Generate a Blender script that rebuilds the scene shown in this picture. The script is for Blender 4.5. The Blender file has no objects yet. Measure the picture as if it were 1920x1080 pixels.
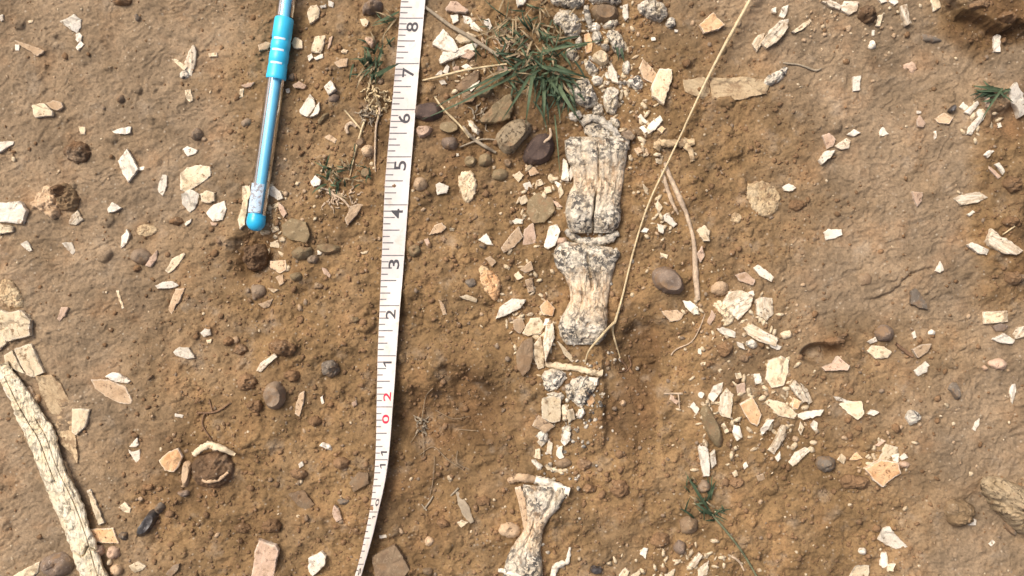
import bpy, math, random
import numpy as np
from mathutils import Vector, noise, Matrix
scene = bpy.context.scene
S = 0.000276      # metres of ground per photo pixel
CAMH = 0.50
# ---------------------------------------------------------------- camera
cam_d = bpy.data.cameras.new("camera"); cam = bpy.data.objects.new("camera", cam_d)
scene.collection.objects.link(cam); scene.camera = cam
cam.location = (0, 0, CAMH)
cam_d.sensor_width = 36; cam_d.lens = 36 * CAMH / (1920 * S)
cam_d.clip_start = 0.01; cam_d.clip_end = 60
# ---------------------------------------------------------------- world + sun
SUN_TO = Vector((-0.62, 0.56, 1.15)).normalized()
w = bpy.data.worlds.new("World"); scene.world = w; w.use_nodes = True
nt = w.node_tree; bg = nt.nodes['Background']
sky = nt.nodes.new('ShaderNodeTexSky'); sky.sky_type = 'NISHITA'; sky.sun_disc = False
sky.sun_elevation = math.asin(SUN_TO.z); sky.sun_rotation = math.atan2(SUN_TO.x, SUN_TO.y)
sky.dust_density = 8.0; sky.air_density = 0.55; sky.ozone_density = 0.4
nt.links.new(sky.outputs[0], bg.inputs[0]); bg.inputs[1].default_value = 0.15
sun_d = bpy.data.lights.new("sun", 'SUN'); sun_d.energy = 2.0; sun_d.angle = math.radians(22); sun_d.color = (1, 0.965, 0.905)
sun = bpy.data.objects.new("sun", sun_d); scene.collection.objects.link(sun)
sun.rotation_euler = SUN_TO.to_track_quat('Z', 'Y').to_euler(); sun.location = SUN_TO * 3
vs = scene.view_settings; vs.view_transform = 'Standard'; vs.look = 'None'; vs.gamma = 1; vs.exposure = 0.05
scene.cycles.transparent_max_bounces = 16
# ---------------------------------------------------------------- noise (numpy)
rs = np.random.RandomState(7)
PERM = np.tile(rs.permutation(256), 3)
GA = rs.rand(256) * 2 * np.pi; GX = np.cos(GA); GY = np.sin(GA)
def pn(x, y, seed=0):
    x = x + seed * 17.31; y = y + seed * 9.77
    xi = np.floor(x).astype(np.int64); yi = np.floor(y).astype(np.int64)
    xf = x - xi; yf = y - yi; xi &= 255; yi &= 255
    u = xf * xf * xf * (xf * (xf * 6 - 15) + 10); v = yf * yf * yf * (yf * (yf * 6 - 15) + 10)
    def g(ix, iy, dx, dy):
        h = PERM[PERM[ix] + iy]
        return GX[h] * dx + GY[h] * dy
    a = g(xi, yi, xf, yf); b = g(xi + 1, yi, xf - 1, yf); c = g(xi, yi + 1, xf, yf - 1); d = g(xi + 1, yi + 1, xf - 1, yf - 1)
    return (a + u * (b - a)) * (1 - v) + (c + u * (d - c)) * v
def fbm(x, y, o=4, seed=0, gain=0.5):
    r = 0; a = 1
    for i in range(o):
        r = r + a * pn(x, y, seed + i * 3); x = x * 2.03; y = y * 2.03; a *= gain
    return r
def sst(a, b, x):
    t = np.clip((x - a) / (b - a), 0, 1); return t * t * (3 - 2 * t)
# ---------------------------------------------------------------- ground sheet (photo-pixel units for layout, metres for mesh)
def axis(half, step, far, n):
    inner = np.arange(-half, half + step / 2, step)
    k = np.linspace(0, 1, n + 1)[1:]
    out = half + (far - half) * k ** 3.2 + k * 0.04
    return np.concatenate([-out[::-1], inner, out])
STEP = 0.00044
XS = axis(0.345, STEP, 6.0, 70); YS = axis(0.235, STEP, 6.0, 70)
GXX, GYY = np.meshgrid(XS, YS)
X = GXX / S + 960; Y = 540 - GYY / S        # px coordinates
mx = GXX * 1000; my = GYY * 1000            # millimetres
near = np.exp(-(np.maximum(np.abs(GXX) - 0.34, 0) ** 2 + np.maximum(np.abs(GYY) - 0.23, 0) ** 2) / 0.3)
wx = X + 60 * pn(X / 130, Y / 130, 41) + 22 * pn(X / 40, Y / 40, 42); wy = Y + 60 * pn(X / 130, Y / 130, 43) + 22 * pn(X / 40, Y / 40, 44)
def ell(cx, cy, rx, ry, soft=1.0, warp=True):
    a, b = (wx, wy) if warp else (X, Y)
    d = np.sqrt(((a - cx) / rx) ** 2 + ((b - cy) / ry) ** 2)
    return 1 - sst(1 - 0.5 * soft, 1 + 0.5 * soft, d)
# ochre loose soil versus grey packed mud
ochre = np.maximum.reduce([ell(800, 620, 420, 420, 0.7), ell(1080, 480, 330, 620, 0.6), ell(700, 960, 480, 330, 0.6), ell(1400, 960, 330, 230, 0.7),
    ell(1560, 700, 260, 110, 0.9) * 0.55, ell(1890, 400, 70, 170, 0.8), ell(1250, 380, 260, 330, 0.8) * 0.9, ell(420, 700, 190, 260, 0.8) * 0.6,
    ell(640, 150, 220, 200, 0.8) * 0.85, ell(1880, 20, 130, 60, 0.8)])
ochre = np.clip(ochre + 0.35 * fbm(X / 90, Y / 90, 3, 11) , 0, 1)
loose = np.clip(ochre * 1.1 - 0.1, 0, 1)
h = 2.2 * fbm(mx / 90, my / 90, 3, 1) + 1.5 * fbm(mx / 26, my / 26, 3, 5)
mound = fbm(mx / 15, my / 13, 4, 15, .55); h += (2.6 * mound + 1.5 * np.abs(pn(mx / 10, my / 9, 19))) * loose
# packed mud creases: warped ridges running mostly across
ax_ = mx + 5 * pn(mx / 19, my / 19, 51); ay_ = my + 5 * pn(mx / 19, my / 19, 52)
ca, sa = math.cos(0.35), math.sin(0.35)
ru = (ax_ * ca + ay_ * sa); rv = (-ax_ * sa + ay_ * ca)
rid = 1 - np.abs(pn(ru / 30, rv / 12, 60)) * 2.6; rid2 = 1 - np.abs(pn(ru / 12, rv / 6.0, 61)) * 2.6; rid3 = fbm(ru / 3.6, rv / 2.6, 3, 62, .6)
pack = 0.60 * rid + 0.34 * rid2 * (0.5 + 1.2 * pn(mx / 30, my / 30, 63)) + 0.42 * rid3 + 0.20 * fbm(mx / 2.4, my / 2.4, 3, 66)
terr = fbm(mx / 30, my / 22, 4, 68); step_ = (terr * 4 - np.floor(terr * 4)); pack += 0.34 * sst(0.0, 0.12, step_) - 0.34 * sst(0.2, 1, step_)
calm = 0.16 + 0.95 * sst(-0.08, 0.34, fbm(mx / 24, my / 20, 3, 73))
gran = 0.75 * fbm(mx / 7.5, my / 7.5, 3, 70, 0.6) + 0.36 * fbm(mx / 2.2, my / 2.2, 3, 76, 0.6)
h += 1.15 * pack * (1 - loose * 0.75) + 1.35 * gran * (0.3 + 0.7 * loose) * calm
# dug features
def seg_in(x0, x1, y0, y1, ex=4, ey=18):
    a = X + 7 * pn(X / 30, Y / 30, 80); b = Y + 14 * pn(X / 30, Y / 30, 81)
    return sst(x0 - ex, x0 + ex, a) * (1 - sst(x1 - ex, x1 + ex, a)) * sst(y0 - ey, y0 + ey, b) * (1 - sst(y1 - ey, y1 + ey, b))
h += -3.6 * seg_in(1134, 1236, 620, 850, 7, 60) - 4.5 * ell(1222, 665, 62, 62, .45, False)
h += -2.0 * seg_in(1180, 1310, 600, 700, 14, 40)
h += -6.5 * ell(850, 775, 100, 62, .9) + 3.0 * ell(850, 690, 70, 30, 1.4) + 2.5 * ell(620, 640, 60, 40, 1.4) - 2.2 * ell(800, 860, 70, 120, 1.3)
h += -7.0 * ell(480, 478, 42, 44, 0.9, False) + 2.2 * ell(560, 640, 110, 60, 1.6) + 2.6 * ell(500, 740, 60, 80, 1.4)
h += -3.0 * ell(1000, 330, 60, 90, 1.5) - 3.0 * ell(1120, 350, 110, 320, 1.2)
h += -2.5 * ell(1020, 830, 60, 60, 1.4)
pit = ell(1540, 664, 34, 19, 0.6, False); h += -8 * pit + 1.0 * ell(1550, 642, 40, 16, 1.0)
h += -3 * ell(1850, 990, 80, 45, 1.3)
h += 2.4 * ell(1890, 330, 60, 110, 0.9) + 2.0 * ell(1885, 470, 50, 70, 0.7)
h += -5.0 * ell(1893, 215, 26, 40, 0.8)
shade_mottle = np.maximum.reduce([ell(860, 775, 110, 90, 1.2), ell(480, 480, 46, 48, .8), ell(1185, 725, 60, 130, .7), ell(1885, 215, 40, 60, .9), ell(1893, 480, 40, 60, .9) * .7, ell(1540, 662, 44, 28, .9), ell(1880, 40, 110, 40, .9), ell(850, 230, 80, 90, 1.2) * .6, ell(1010, 270, 60, 60, 1) * .8, ell(690, 240, 30, 110, 1.2) * .7, ell(780, 920, 60, 170, 1.3) * .5, ell(350, 870, 120, 80, 1.3) * .5]) + .5 * fbm(X / 60, Y / 60, 3, 35) * loose  # painted shade for hollows, trench, pit and ledge foot, plus random mottling
# broken ledge at the top corner
led = np.interp(X, [1500, 1755, 1775, 1790, 1830, 1862, 1900, 1925, 1990, 2600], [-60, -12, 12, 26, 42, 60, 46, 58, 70, 80]) + 9 * fbm(X / 18, Y / 18, 3, 90)
ledge = (1 - sst(-4, 4, Y - led)) * sst(1640, 1780, X); h += 9.0 * ledge * near - 3.2 * np.exp(-((Y - led - 14) / 12.0) ** 2) * sst(1740, 1800, X) * near
crk = np.interp(X, [1600, 1640, 1668, 1690, 1705, 1760], [566, 560, 550, 528, 512, 498]) + 4 * pn(X / 9, Y / 9, 91)
dck = Y - crk; wck = sst(1610, 1640, X) * (1 - sst(1730, 1760, X))
h += wck * (1.2 * (1 - sst(-3, 3, dck)) * (1 - sst(0, 90, -dck)) - 1.0 * np.exp(-(dck / 4) ** 2))
dr = np.sqrt((X - 1463) ** 2 + (Y - 497) ** 2); h += -0.8 * np.exp(-((dr - 14) / 2.5) ** 2)
# soil lumps baked in as relief
ix0 = 60; nx = len(XS) - 120; iy0 = 60; ny = len(YS) - 120
rr = random.Random(5)
for i in range(8600):
    px = rr.uniform(-280, 2200); py = rr.uniform(-280, 1360)
    ii = int(np.searchsorted(XS, (px - 960) * S)); jj = int(np.searchsorted(YS, (540 - py) * S))
    if not (8 < ii < len(XS) - 8 and 8 < jj < len(YS) - 8): continue
    if rr.random() > (0.20 + 0.85 * float(loose[jj, ii])) * float(calm[jj, ii]): continue
    r = min(0.7 + rr.expovariate(1 / 0.8), 5.0); n = int(r * 1.6 / 0.42) + 2
    s1 = slice(max(jj - n, 0), jj + n + 1); s2 = slice(max(ii - n, 0), ii + n + 1)
    dx = (mx[s1, s2] - mx[jj, ii]); dy = (my[s1, s2] - my[jj, ii]); an = rr.uniform(0, 3.14); e = rr.uniform(0.6, 1)
    q = np.sqrt((dx * math.cos(an) + dy * math.sin(an)) ** 2 + ((-dx * math.sin(an) + dy * math.cos(an)) / e) ** 2) / r
    q = q * (1 + 0.35 * pn(dx / r * 1.1 + i, dy / r * 1.1, 95))
    bump = r * rr.uniform(0.3, 0.62) * np.clip(1 - q ** 2.6, 0, 1) ** 0.6
    if rr.random() < 0.14: bump = -0.5 * bump
    h[s1, s2] += bump
h *= 0.35 + 0.65 * near
H_ = h / 1000.0
def ghx(x, y):
    i = int(np.searchsorted(XS, x)) - 1; j = int(np.searchsorted(YS, y)) - 1
    i = min(max(i, 0), len(XS) - 2); j = min(max(j, 0), len(YS) - 2)
    a = (x - XS[i]) / (XS[i + 1] - XS[i]); b = (y - YS[j]) / (YS[j + 1] - YS[j])
    return float((H_[j, i] * (1 - a) + H_[j, i + 1] * a) * (1 - b) + (H_[j + 1, i] * (1 - a) + H_[j + 1, i + 1] * a) * b)
def P(px, py, z):
    k = (CAMH - z) / CAMH
    return Vector(((px - 960) * S * k, (540 - py) * S * k, z))
def G(px, py, up=0.0):
    """point of the ground seen at photo pixel (px, py), raised by up metres along the ray's height"""
    z = 0.0
    for _ in range(4):
        p = P(px, py, z + up); z = ghx(p.x, p.y)
    return P(px, py, z + up)
# ---------------------------------------------------------------- materials
MATS = {}
def nodes_of(name):
    m = bpy.data.materials.new(name); m.use_nodes = True; t = m.node_tree
    return m, t, t.nodes['Principled BSDF']
def noise_n(t, vec, scale, detail=4, rough=0.55, dist=0.0):
    n = t.nodes.new('ShaderNodeTexNoise'); n.inputs['Scale'].default_value = scale; n.inputs['Detail'].default_value = detail
    n.inputs['Roughness'].default_value = rough; n.inputs['Distortion'].default_value = dist; t.links.new(vec, n.inputs['Vector']); return n.outputs[0]
def ramp(t, f, a, b, lo=0.0, hi=1.0):
    n = t.nodes.new('ShaderNodeMapRange'); n.inputs[1].default_value = a; n.inputs[2].default_value = b; n.inputs[3].default_value = lo; n.inputs[4].default_value = hi
    t.links.new(f, n.inputs[0]); return n.outputs[0]
def mix(t, f, a, b, mode='MIX'):
    n = t.nodes.new('ShaderNodeMix'); n.data_type = 'RGBA'; n.blend_type = mode
    for s, v in ((0, f), (6, a), (7, b)):
        if isinstance(v, (int, float)): n.inputs[s].default_value = v
        elif isinstance(v, tuple): n.inputs[s].default_value = (*v, 1)
        else: t.links.new(v, n.inputs[s])
    return n.outputs[2]
def math_n(t, op, a, b=0.0):
    n = t.nodes.new('ShaderNodeMath'); n.operation = op
    for s, v in ((0, a), (1, b)):
        if isinstance(v, (int, float)): n.inputs[s].default_value = v
        else: t.links.new(v, n.inputs[s])
    return n.outputs[0]
def gray(t, f):
    n = t.nodes.new('ShaderNodeCombineColor'); [t.links.new(f, n.inputs[i]) for i in range(3)]; return n.outputs[0]
def bump(t, b, hgt, strength=0.5, dist=0.0004):
    n = t.nodes.new('ShaderNodeBump'); n.inputs['Strength'].default_value = strength; n.inputs['Distance'].default_value = dist
    t.links.new(hgt, n.inputs['Height']); t.links.new(n.outputs[0], b.inputs['Normal'])
SOIL_GREY = (0.276, 0.200, 0.124); SOIL_OCHRE = (0.250, 0.158, 0.074)
def soil_mat(name, grey=SOIL_GREY, och=SOIL_OCHRE, attr=True, obj=False):
    m, t, b = nodes_of(name)
    geo = t.nodes.new('ShaderNodeNewGeometry'); vec = geo.outputs['Position']
    if attr:
        at = t.nodes.new('ShaderNodeAttribute'); at.attribute_name = 'soil'; sep = t.nodes.new('ShaderNodeSeparateColor'); t.links.new(at.outputs['Color'], sep.inputs[0])
        base = mix(t, sep.outputs[0], grey, och); base = mix(t, math_n(t, 'MULTIPLY', sep.outputs[1], .62), base, (0.115, 0.062, 0.028))  # second channel paints the shade of recesses into the soil colour
    else:
        base = mix(t, noise_n(t, vec, 40, 2), grey, och)
    big = noise_n(t, vec, 28, 4, 0.6); mid = noise_n(t, vec, 160, 4, 0.62, 0.4); fine = noise_n(t, vec, 900, 3, 0.7)
    base = mix(t, ramp(t, noise_n(t, vec, 55, 3, 0.6), 0.52, 0.72, 0, 0.42), base, (0.23, 0.125, 0.058))   # rusty patches
    base = mix(t, ramp(t, noise_n(t, vec, 70, 4, 0.65), 0.56, 0.72, 0, 0.5), base, (0.34, 0.27, 0.19))     # pale silty patches
    v = math_n(t, 'MULTIPLY', math_n(t, 'MULTIPLY', ramp(t, big, 0.32, 0.68, 0.70, 1.24), ramp(t, mid, 0.28, 0.72, 0.78, 1.20)), ramp(t, fine, 0.25, 0.75, 0.72, 1.26))
    base = mix(t, 1.0, base, gray(t, v), 'MULTIPLY')
    vor = t.nodes.new('ShaderNodeTexVoronoi'); vor.inputs['Scale'].default_value = 620; t.links.new(vec, vor.inputs['Vector'])
    sc = t.nodes.new('ShaderNodeSeparateColor'); t.links.new(vor.outputs['Color'], sc.inputs[0])
    spec = math_n(t, 'MULTIPLY', ramp(t, sc.outputs[0], 0.93, 0.97), ramp(t, vor.outputs['Distance'], 0.45, 0.2))
    base = mix(t, math_n(t, 'MULTIPLY', spec, 0.55), base, (0.50, 0.42, 0.31))
    dk = math_n(t, 'MULTIPLY', ramp(t, sc.outputs[1], 0.94, 0.97), ramp(t, vor.outputs['Distance'], 0.45, 0.2))
    base = mix(t, math_n(t, 'MULTIPLY', dk, 0.6), base, (0.07, 0.045, 0.03))
    t.links.new(base, b.inputs['Base Color']); b.inputs['Roughness'].default_value = 0.95; b.inputs['Specular IOR Level'].default_value = 0.15
    hh = math_n(t, 'ADD', math_n(t, 'MULTIPLY', noise_n(t, vec, 420, 5, 0.65), 1.0), math_n(t, 'MULTIPLY', fine, 0.45))
    bump(t, b, hh, 0.65, 0.0008)
    MATS[name] = m; return m
def rock_mat(name, c1, c2, c3=None, scale=1.0, rough=0.8, dirt=0.35, speck=0.0, streak=0.0, attr=None, bumpd=0.0004, spec=0.3, sscale=520, along='x', crack=0.0, cscale=85, rim=0.0):
    """mineral or bone surface: two tones, optional third tone in specks, long fibres and soil staining"""
    m, t, b = nodes_of(name)
    tc = t.nodes.new('ShaderNodeTexCoord'); oi = t.nodes.new('ShaderNodeObjectInfo')
    va = t.nodes.new('ShaderNodeVectorMath'); va.operation = 'SCALE'; va.inputs[0].default_value = (1, 1, 1)
    t.links.new(oi.outputs['Random'], va.inputs['Scale']); vb = t.nodes.new('ShaderNodeVectorMath'); vb.operation = 'ADD'
    t.links.new(tc.outputs['Object'], vb.inputs[0]); t.links.new(va.outputs[0], vb.inputs[1]); vec = vb.outputs[0]
    base = mix(t, ramp(t, noise_n(t, vec, 130 * scale, 4, 0.6), 0.35, 0.65), c1, c2)
    mp = t.nodes.new('ShaderNodeMapping'); mp.inputs['Scale'].default_value = (0.14, 1, 1) if along == 'x' else (1, 0.12, 1); t.links.new(vec, mp.inputs[0])
    fib = noise_n(t, mp.outputs[0], 900 * scale, 3, 0.6)
    if streak: base = mix(t, ramp(t, fib, 0.40, 0.58, streak, 0), base, (0.40, 0.27, 0.15))
    if c3 and speck:
        n = noise_n(t, vec, sscale * scale, 4, 0.66, 0.5)
        f = ramp(t, n, 0.615 - 0.12 * speck, 0.65 - 0.12 * speck)
        f = math_n(t, 'MULTIPLY', f, ramp(t, noise_n(t, vec, 110 * scale, 2), 0.36, 0.54, 0.12, 1))
        if attr:
            at = t.nodes.new('ShaderNodeAttribute'); at.attribute_name = attr
            ff = at.outputs['Fac']
            tanc = mix(t, ramp(t, fib, 0.38, 0.62), (0.60, 0.42, 0.26), (0.80, 0.66, 0.46))
            base = mix(t, ff, base, tanc); f = math_n(t, 'MULTIPLY', f, math_n(t, 'SUBTRACT', 1.0, math_n(t, 'MULTIPLY', ff, 0.8)))
        base = mix(t, math_n(t, 'MULTIPLY', f, 0.88), base, c3)
    if rim:
        ra = t.nodes.new('ShaderNodeAttribute'); ra.attribute_name = 'rim'
        base = mix(t, math_n(t, 'MULTIPLY', ra.outputs['Fac'], ramp(t, noise_n(t, vec, 200, 3), .35, .6, .2 * rim, rim)), base, (0.90, 0.83, 0.68))
    ck = None
    if crack:
        wv = t.nodes.new('ShaderNodeTexNoise'); wv.inputs['Scale'].default_value = 220; wv.inputs['Detail'].default_value = 4; t.links.new(vec, wv.inputs['Vector'])
        wm = t.nodes.new('ShaderNodeVectorMath'); wm.operation = 'MULTIPLY_ADD'; wm.inputs[1].default_value = (.006, .006, .006); t.links.new(wv.outputs['Color'], wm.inputs[0]); t.links.new(vec, wm.inputs[2])
        mq = t.nodes.new('ShaderNodeMapping'); mq.inputs['Scale'].default_value = (.45, 1, 1) if along == 'x' else (1, .45, 1); t.links.new(wm.outputs[0], mq.inputs[0])
        vo = t.nodes.new('ShaderNodeTexVoronoi'); vo.feature = 'DISTANCE_TO_EDGE'; vo.inputs['Scale'].default_value = cscale; t.links.new(mq.outputs[0], vo.inputs['Vector'])
        ck = math_n(t, 'MULTIPLY', ramp(t, vo.outputs['Distance'], 0.055, 0.02), ramp(t, noise_n(t, vec, 90, 2), .42, .56, 0, crack))
        base = mix(t, ck, base, (0.09, 0.06, 0.035))
    rb = ramp(t, oi.outputs['Random'], 0, 1, 0.80, 1.08)
    base = mix(t, 1.0, base, gray(t, rb), 'MULTIPLY')
    base = mix(t, 1.0, base, gray(t, ramp(t, noise_n(t, vec, 1300, 3, 0.7), 0.3, 0.7, 0.84, 1.1)), 'MULTIPLY')
    if dirt:
        d = ramp(t, noise_n(t, vec, 150, 6, 0.72, 0.3), 0.655 - 0.2 * dirt, 0.74 - 0.2 * dirt)
        base = mix(t, math_n(t, 'MULTIPLY', d, 0.75), base, (0.27, 0.17, 0.09))
    t.links.new(base, b.inputs['Base Color']); b.inputs['Roughness'].default_value = rough; b.inputs['Specular IOR Level'].default_value = spec
    hh = math_n(t, 'ADD', noise_n(t, vec, 480, 5, 0.65), math_n(t, 'MULTIPLY', fib, (0.35 if attr else 0.9) if streak else 0.0))
    if ck is not None: hh = math_n(t, 'SUBTRACT', hh, ck)
    bump(t, b, hh, 0.8, bumpd)
    MATS[name] = m; return m
def plain_mat(name, c, rough=0.5, spec=0.5, var=0.15, scale=300, bumpd=0.0):
    m, t, b = nodes_of(name); tc = t.nodes.new('ShaderNodeTexCoord')
    n = noise_n(t, tc.outputs['Object'], scale, 4, 0.6)
    base = mix(t, 1.0, c, gray(t, ramp(t, n, 0.3, 0.7, 1 - var, 1 + var)), 'MULTIPLY')
    t.links.new(base, b.inputs['Base Color']); b.inputs['Roughness'].default_value = rough; b.inputs['Specular IOR Level'].default_value = spec
    if bumpd: bump(t, b, n, 0.6, bumpd)
    MATS[name] = m; return m
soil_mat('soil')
soil_mat('clod', (0.25, 0.16, 0.09), (0.22, 0.125, 0.06), attr=False)
soil_mat('mud', (0.27, 0.19, 0.11), (0.25, 0.17, 0.09), attr=False)
soil_mat('darkclod', (0.175, 0.112, 0.066), (0.145, 0.088, 0.048), attr=False)
rock_mat('cream', (0.84, 0.70, 0.48), (0.76, 0.60, 0.38), (0.30, 0.19, 0.10), speck=0.2, streak=0.14, dirt=0.42, crack=.5, rim=0.7)
rock_mat('white', (0.90, 0.83, 0.70), (0.83, 0.74, 0.58), (0.30, 0.22, 0.14), speck=0.15, streak=0.14, dirt=0.34, crack=.4)
rock_mat('tan', (0.64, 0.47, 0.30), (0.50, 0.34, 0.20), (0.16, 0.1, 0.06), speck=0.25, streak=0.18, dirt=0.4, rim=0.55)
rock_mat('orange', (0.70, 0.38, 0.17), (0.80, 0.56, 0.32), (0.25, 0.12, 0.05), speck=0.2, streak=0.12, dirt=0.25, rim=0.9)
rock_mat('pink', (0.66, 0.47, 0.34), (0.54, 0.37, 0.25), (0.2, 0.12, 0.08), speck=0.2, streak=0.18, dirt=0.35, rim=0.5)
rock_mat('fibre', (0.88, 0.80, 0.64), (0.72, 0.60, 0.42), (0.14, 0.10, 0.07), speck=0.35, streak=0.6, dirt=0.4)
rock_mat('fossil', (0.78, 0.72, 0.60), (0.60, 0.51, 0.37), (0.045, 0.043, 0.045), speck=0.85, streak=0.1, dirt=0.28, bumpd=0.0012, sscale=300)
rock_mat('fossilshaft', (0.80, 0.73, 0.59), (0.60, 0.50, 0.35), (0.04, 0.04, 0.042), speck=1.15, streak=0.07, dirt=0.5, attr='tan', bumpd=0.0012, sscale=430, along='y', crack=.55, cscale=130)
rock_mat('longbone', (0.90, 0.82, 0.63), (0.82, 0.68, 0.44), (0.36, 0.30, 0.20), speck=0.6, streak=0.16, dirt=0.25, bumpd=0.0010, sscale=420, along='y', crack=.45, cscale=95)
rock_mat('crust', (0.58, 0.42, 0.23), (0.70, 0.55, 0.34), (0.27, 0.17, 0.09), speck=0.5, streak=0.1, dirt=0.7, bumpd=0.0009)
rock_mat('buried', (0.72, 0.56, 0.34), (0.58, 0.42, 0.24), (0.30, 0.2, 0.11), speck=.3, streak=.35, dirt=.7, crack=.5)
rock_mat('brown', (0.28, 0.20, 0.12), (0.22, 0.145, 0.085), (0.36, 0.27, 0.17), speck=0.3, dirt=0.72)
rock_mat('greybrown', (0.33, 0.245, 0.165), (0.25, 0.18, 0.12), (0.42, 0.33, 0.22), speck=0.3, dirt=0.72)
rock_mat('mauve', (0.29, 0.215, 0.155), (0.20, 0.145, 0.105), (0.40, 0.32, 0.25), speck=0.35, dirt=0.72)
rock_mat('olive', (0.28, 0.21, 0.115), (0.22, 0.16, 0.085), (0.38, 0.30, 0.18), speck=0.3, dirt=0.72)
rock_mat('darkred', (0.125, 0.085, 0.066), (0.09, 0.062, 0.05), (0.2, 0.13, 0.09), speck=0.2, dirt=0.3)
rock_mat('slate', (0.21, 0.175, 0.135), (0.14, 0.11, 0.08), (0.33, 0.28, 0.22), speck=0.35, dirt=0.72)
rock_mat('black', (0.035, 0.032, 0.03), (0.06, 0.05, 0.045), (0.25, 0.22, 0.2), speck=0.25, dirt=0.15, rough=0.4, spec=0.6)
rock_mat('palerock', (0.46, 0.36, 0.23), (0.33, 0.245, 0.14), (0.10, 0.07, 0.04), speck=0.6, dirt=0.4, bumpd=0.001)
plain_mat('twigbone', (0.78, 0.68, 0.52), .8, .2, .3, 350, .0004)
# ---------------------------------------------------------------- object helpers
COL = scene.collection
def obj(name, verts, faces, mat, parent=None, smooth=True, sharp=None, attrs=None):
    me = bpy.data.meshes.new(name); me.from_pydata([tuple(v) for v in verts], [], faces); me.update()
    if smooth:
        me.polygons.foreach_set('use_smooth', [True] * len(me.polygons))
        if sharp: me.set_sharp_from_angle(angle=math.radians(sharp))
    for k, v in (attrs or {}).items():
        a = me.attributes.new(k, 'FLOAT', 'POINT'); a.data.foreach_set('value', v)
    me.materials.append(MATS[mat] if isinstance(mat, str) else mat)
    o = bpy.data.objects.new(name, me); COL.objects.link(o)
    if parent: o.parent = parent
    return o
def tag(o, label, cat, group=None, kind=None):
    if label: o['label'] = label
    if cat: o['category'] = cat
    if group: o['group'] = group
    if kind: o['kind'] = kind
    return o
# the ground itself
nyy, nxx = H_.shape
me = bpy.data.meshes.new('ground'); co = np.stack([GXX, GYY, H_], -1).reshape(-1, 3).astype(np.float32)
idx = np.arange(nyy * nxx).reshape(nyy, nxx)
quad = np.stack([idx[:-1, :-1], idx[:-1, 1:], idx[1:, 1:], idx[1:, :-1]], -1).reshape(-1, 4)
me.vertices.add(len(co)); me.vertices.foreach_set('co', co.ravel())
me.loops.add(quad.size); me.loops.foreach_set('vertex_index', quad.ravel().astype(np.int32))
me.polygons.add(len(quad)); me.polygons.foreach_set('loop_start', np.arange(0, quad.size, 4, dtype=np.int32))
me.polygons.foreach_set('use_smooth', np.ones(len(quad), dtype=bool)); me.update(calc_edges=True)
ca_ = me.color_attributes.new('soil', 'FLOAT_COLOR', 'POINT')
cc = np.ones((nyy * nxx, 4), np.float32); cc[:, 0] = ochre.ravel(); cc[:, 1] = np.clip(shade_mottle, 0, 1).ravel(); ca_.data.foreach_set('color', cc.ravel())
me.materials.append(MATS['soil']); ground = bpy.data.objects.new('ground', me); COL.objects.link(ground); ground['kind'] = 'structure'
tag(ground, 'bare dirt of grey packed mud and loose ochre soil', 'ground')

def outline(txt, rnd, smooth_n=0, jag=0.0, jl=1.6):
    """photo-pixel outline -> list of (x, y) px; '@cx,cy,rx,ry[,deg]' is a lumpy oval"""
    if txt.startswith('@'):
        v = [float(a) for a in txt[1:].split(',')]; an = math.radians(v[4]) if len(v) > 4 else rnd.uniform(0, 3)
        k = 9; ps = []
        if len(v) <= 4: an = 0
        for i in range(k):
            a = 2 * math.pi * (i + rnd.uniform(-0.25, 0.25)) / k; q = rnd.uniform(0.86, 1.1)
            x = v[2] * q * math.cos(a); y = v[3] * q * math.sin(a)
            ps.append((v[0] + x * math.cos(an) - y * math.sin(an), v[1] + x * math.sin(an) + y * math.cos(an)))
        smooth_n = max(smooth_n, 2)
    else:
        ps = [tuple(float(a) for a in p.split(',')) for p in txt.split()]
    for _ in range(smooth_n):
        q = []
        for i in range(len(ps)):
            a, b = ps[i], ps[(i + 1) % len(ps)]
            q += [(a[0] * .75 + b[0] * .25, a[1] * .75 + b[1] * .25), (a[0] * .25 + b[0] * .75, a[1] * .25 + b[1] * .75)]
        ps = q
    out = []
    for i in range(len(ps)):
        a, b = ps[i], ps[(i + 1) % len(ps)]; L = math.hypot(b[0] - a[0], b[1] - a[1]); n = max(1, int(L / 1.9))
        for k in range(n):
            f = k / n; x = a[0] + (b[0] - a[0]) * f; y = a[1] + (b[1] - a[1]) * f
            if jag:
                x += jag * noise.noise((x * 0.16, y * 0.16, 3.3)) * jl + jag * 0.5 * noise.noise((x * .5, y * .5, 1.3)); y += jag * noise.noise((x * 0.16, y * 0.16, 7.7)) * jl + jag * .5 * noise.noise((x * .5, y * .5, 4.3))
            out.append((x, y))
    return out
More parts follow.
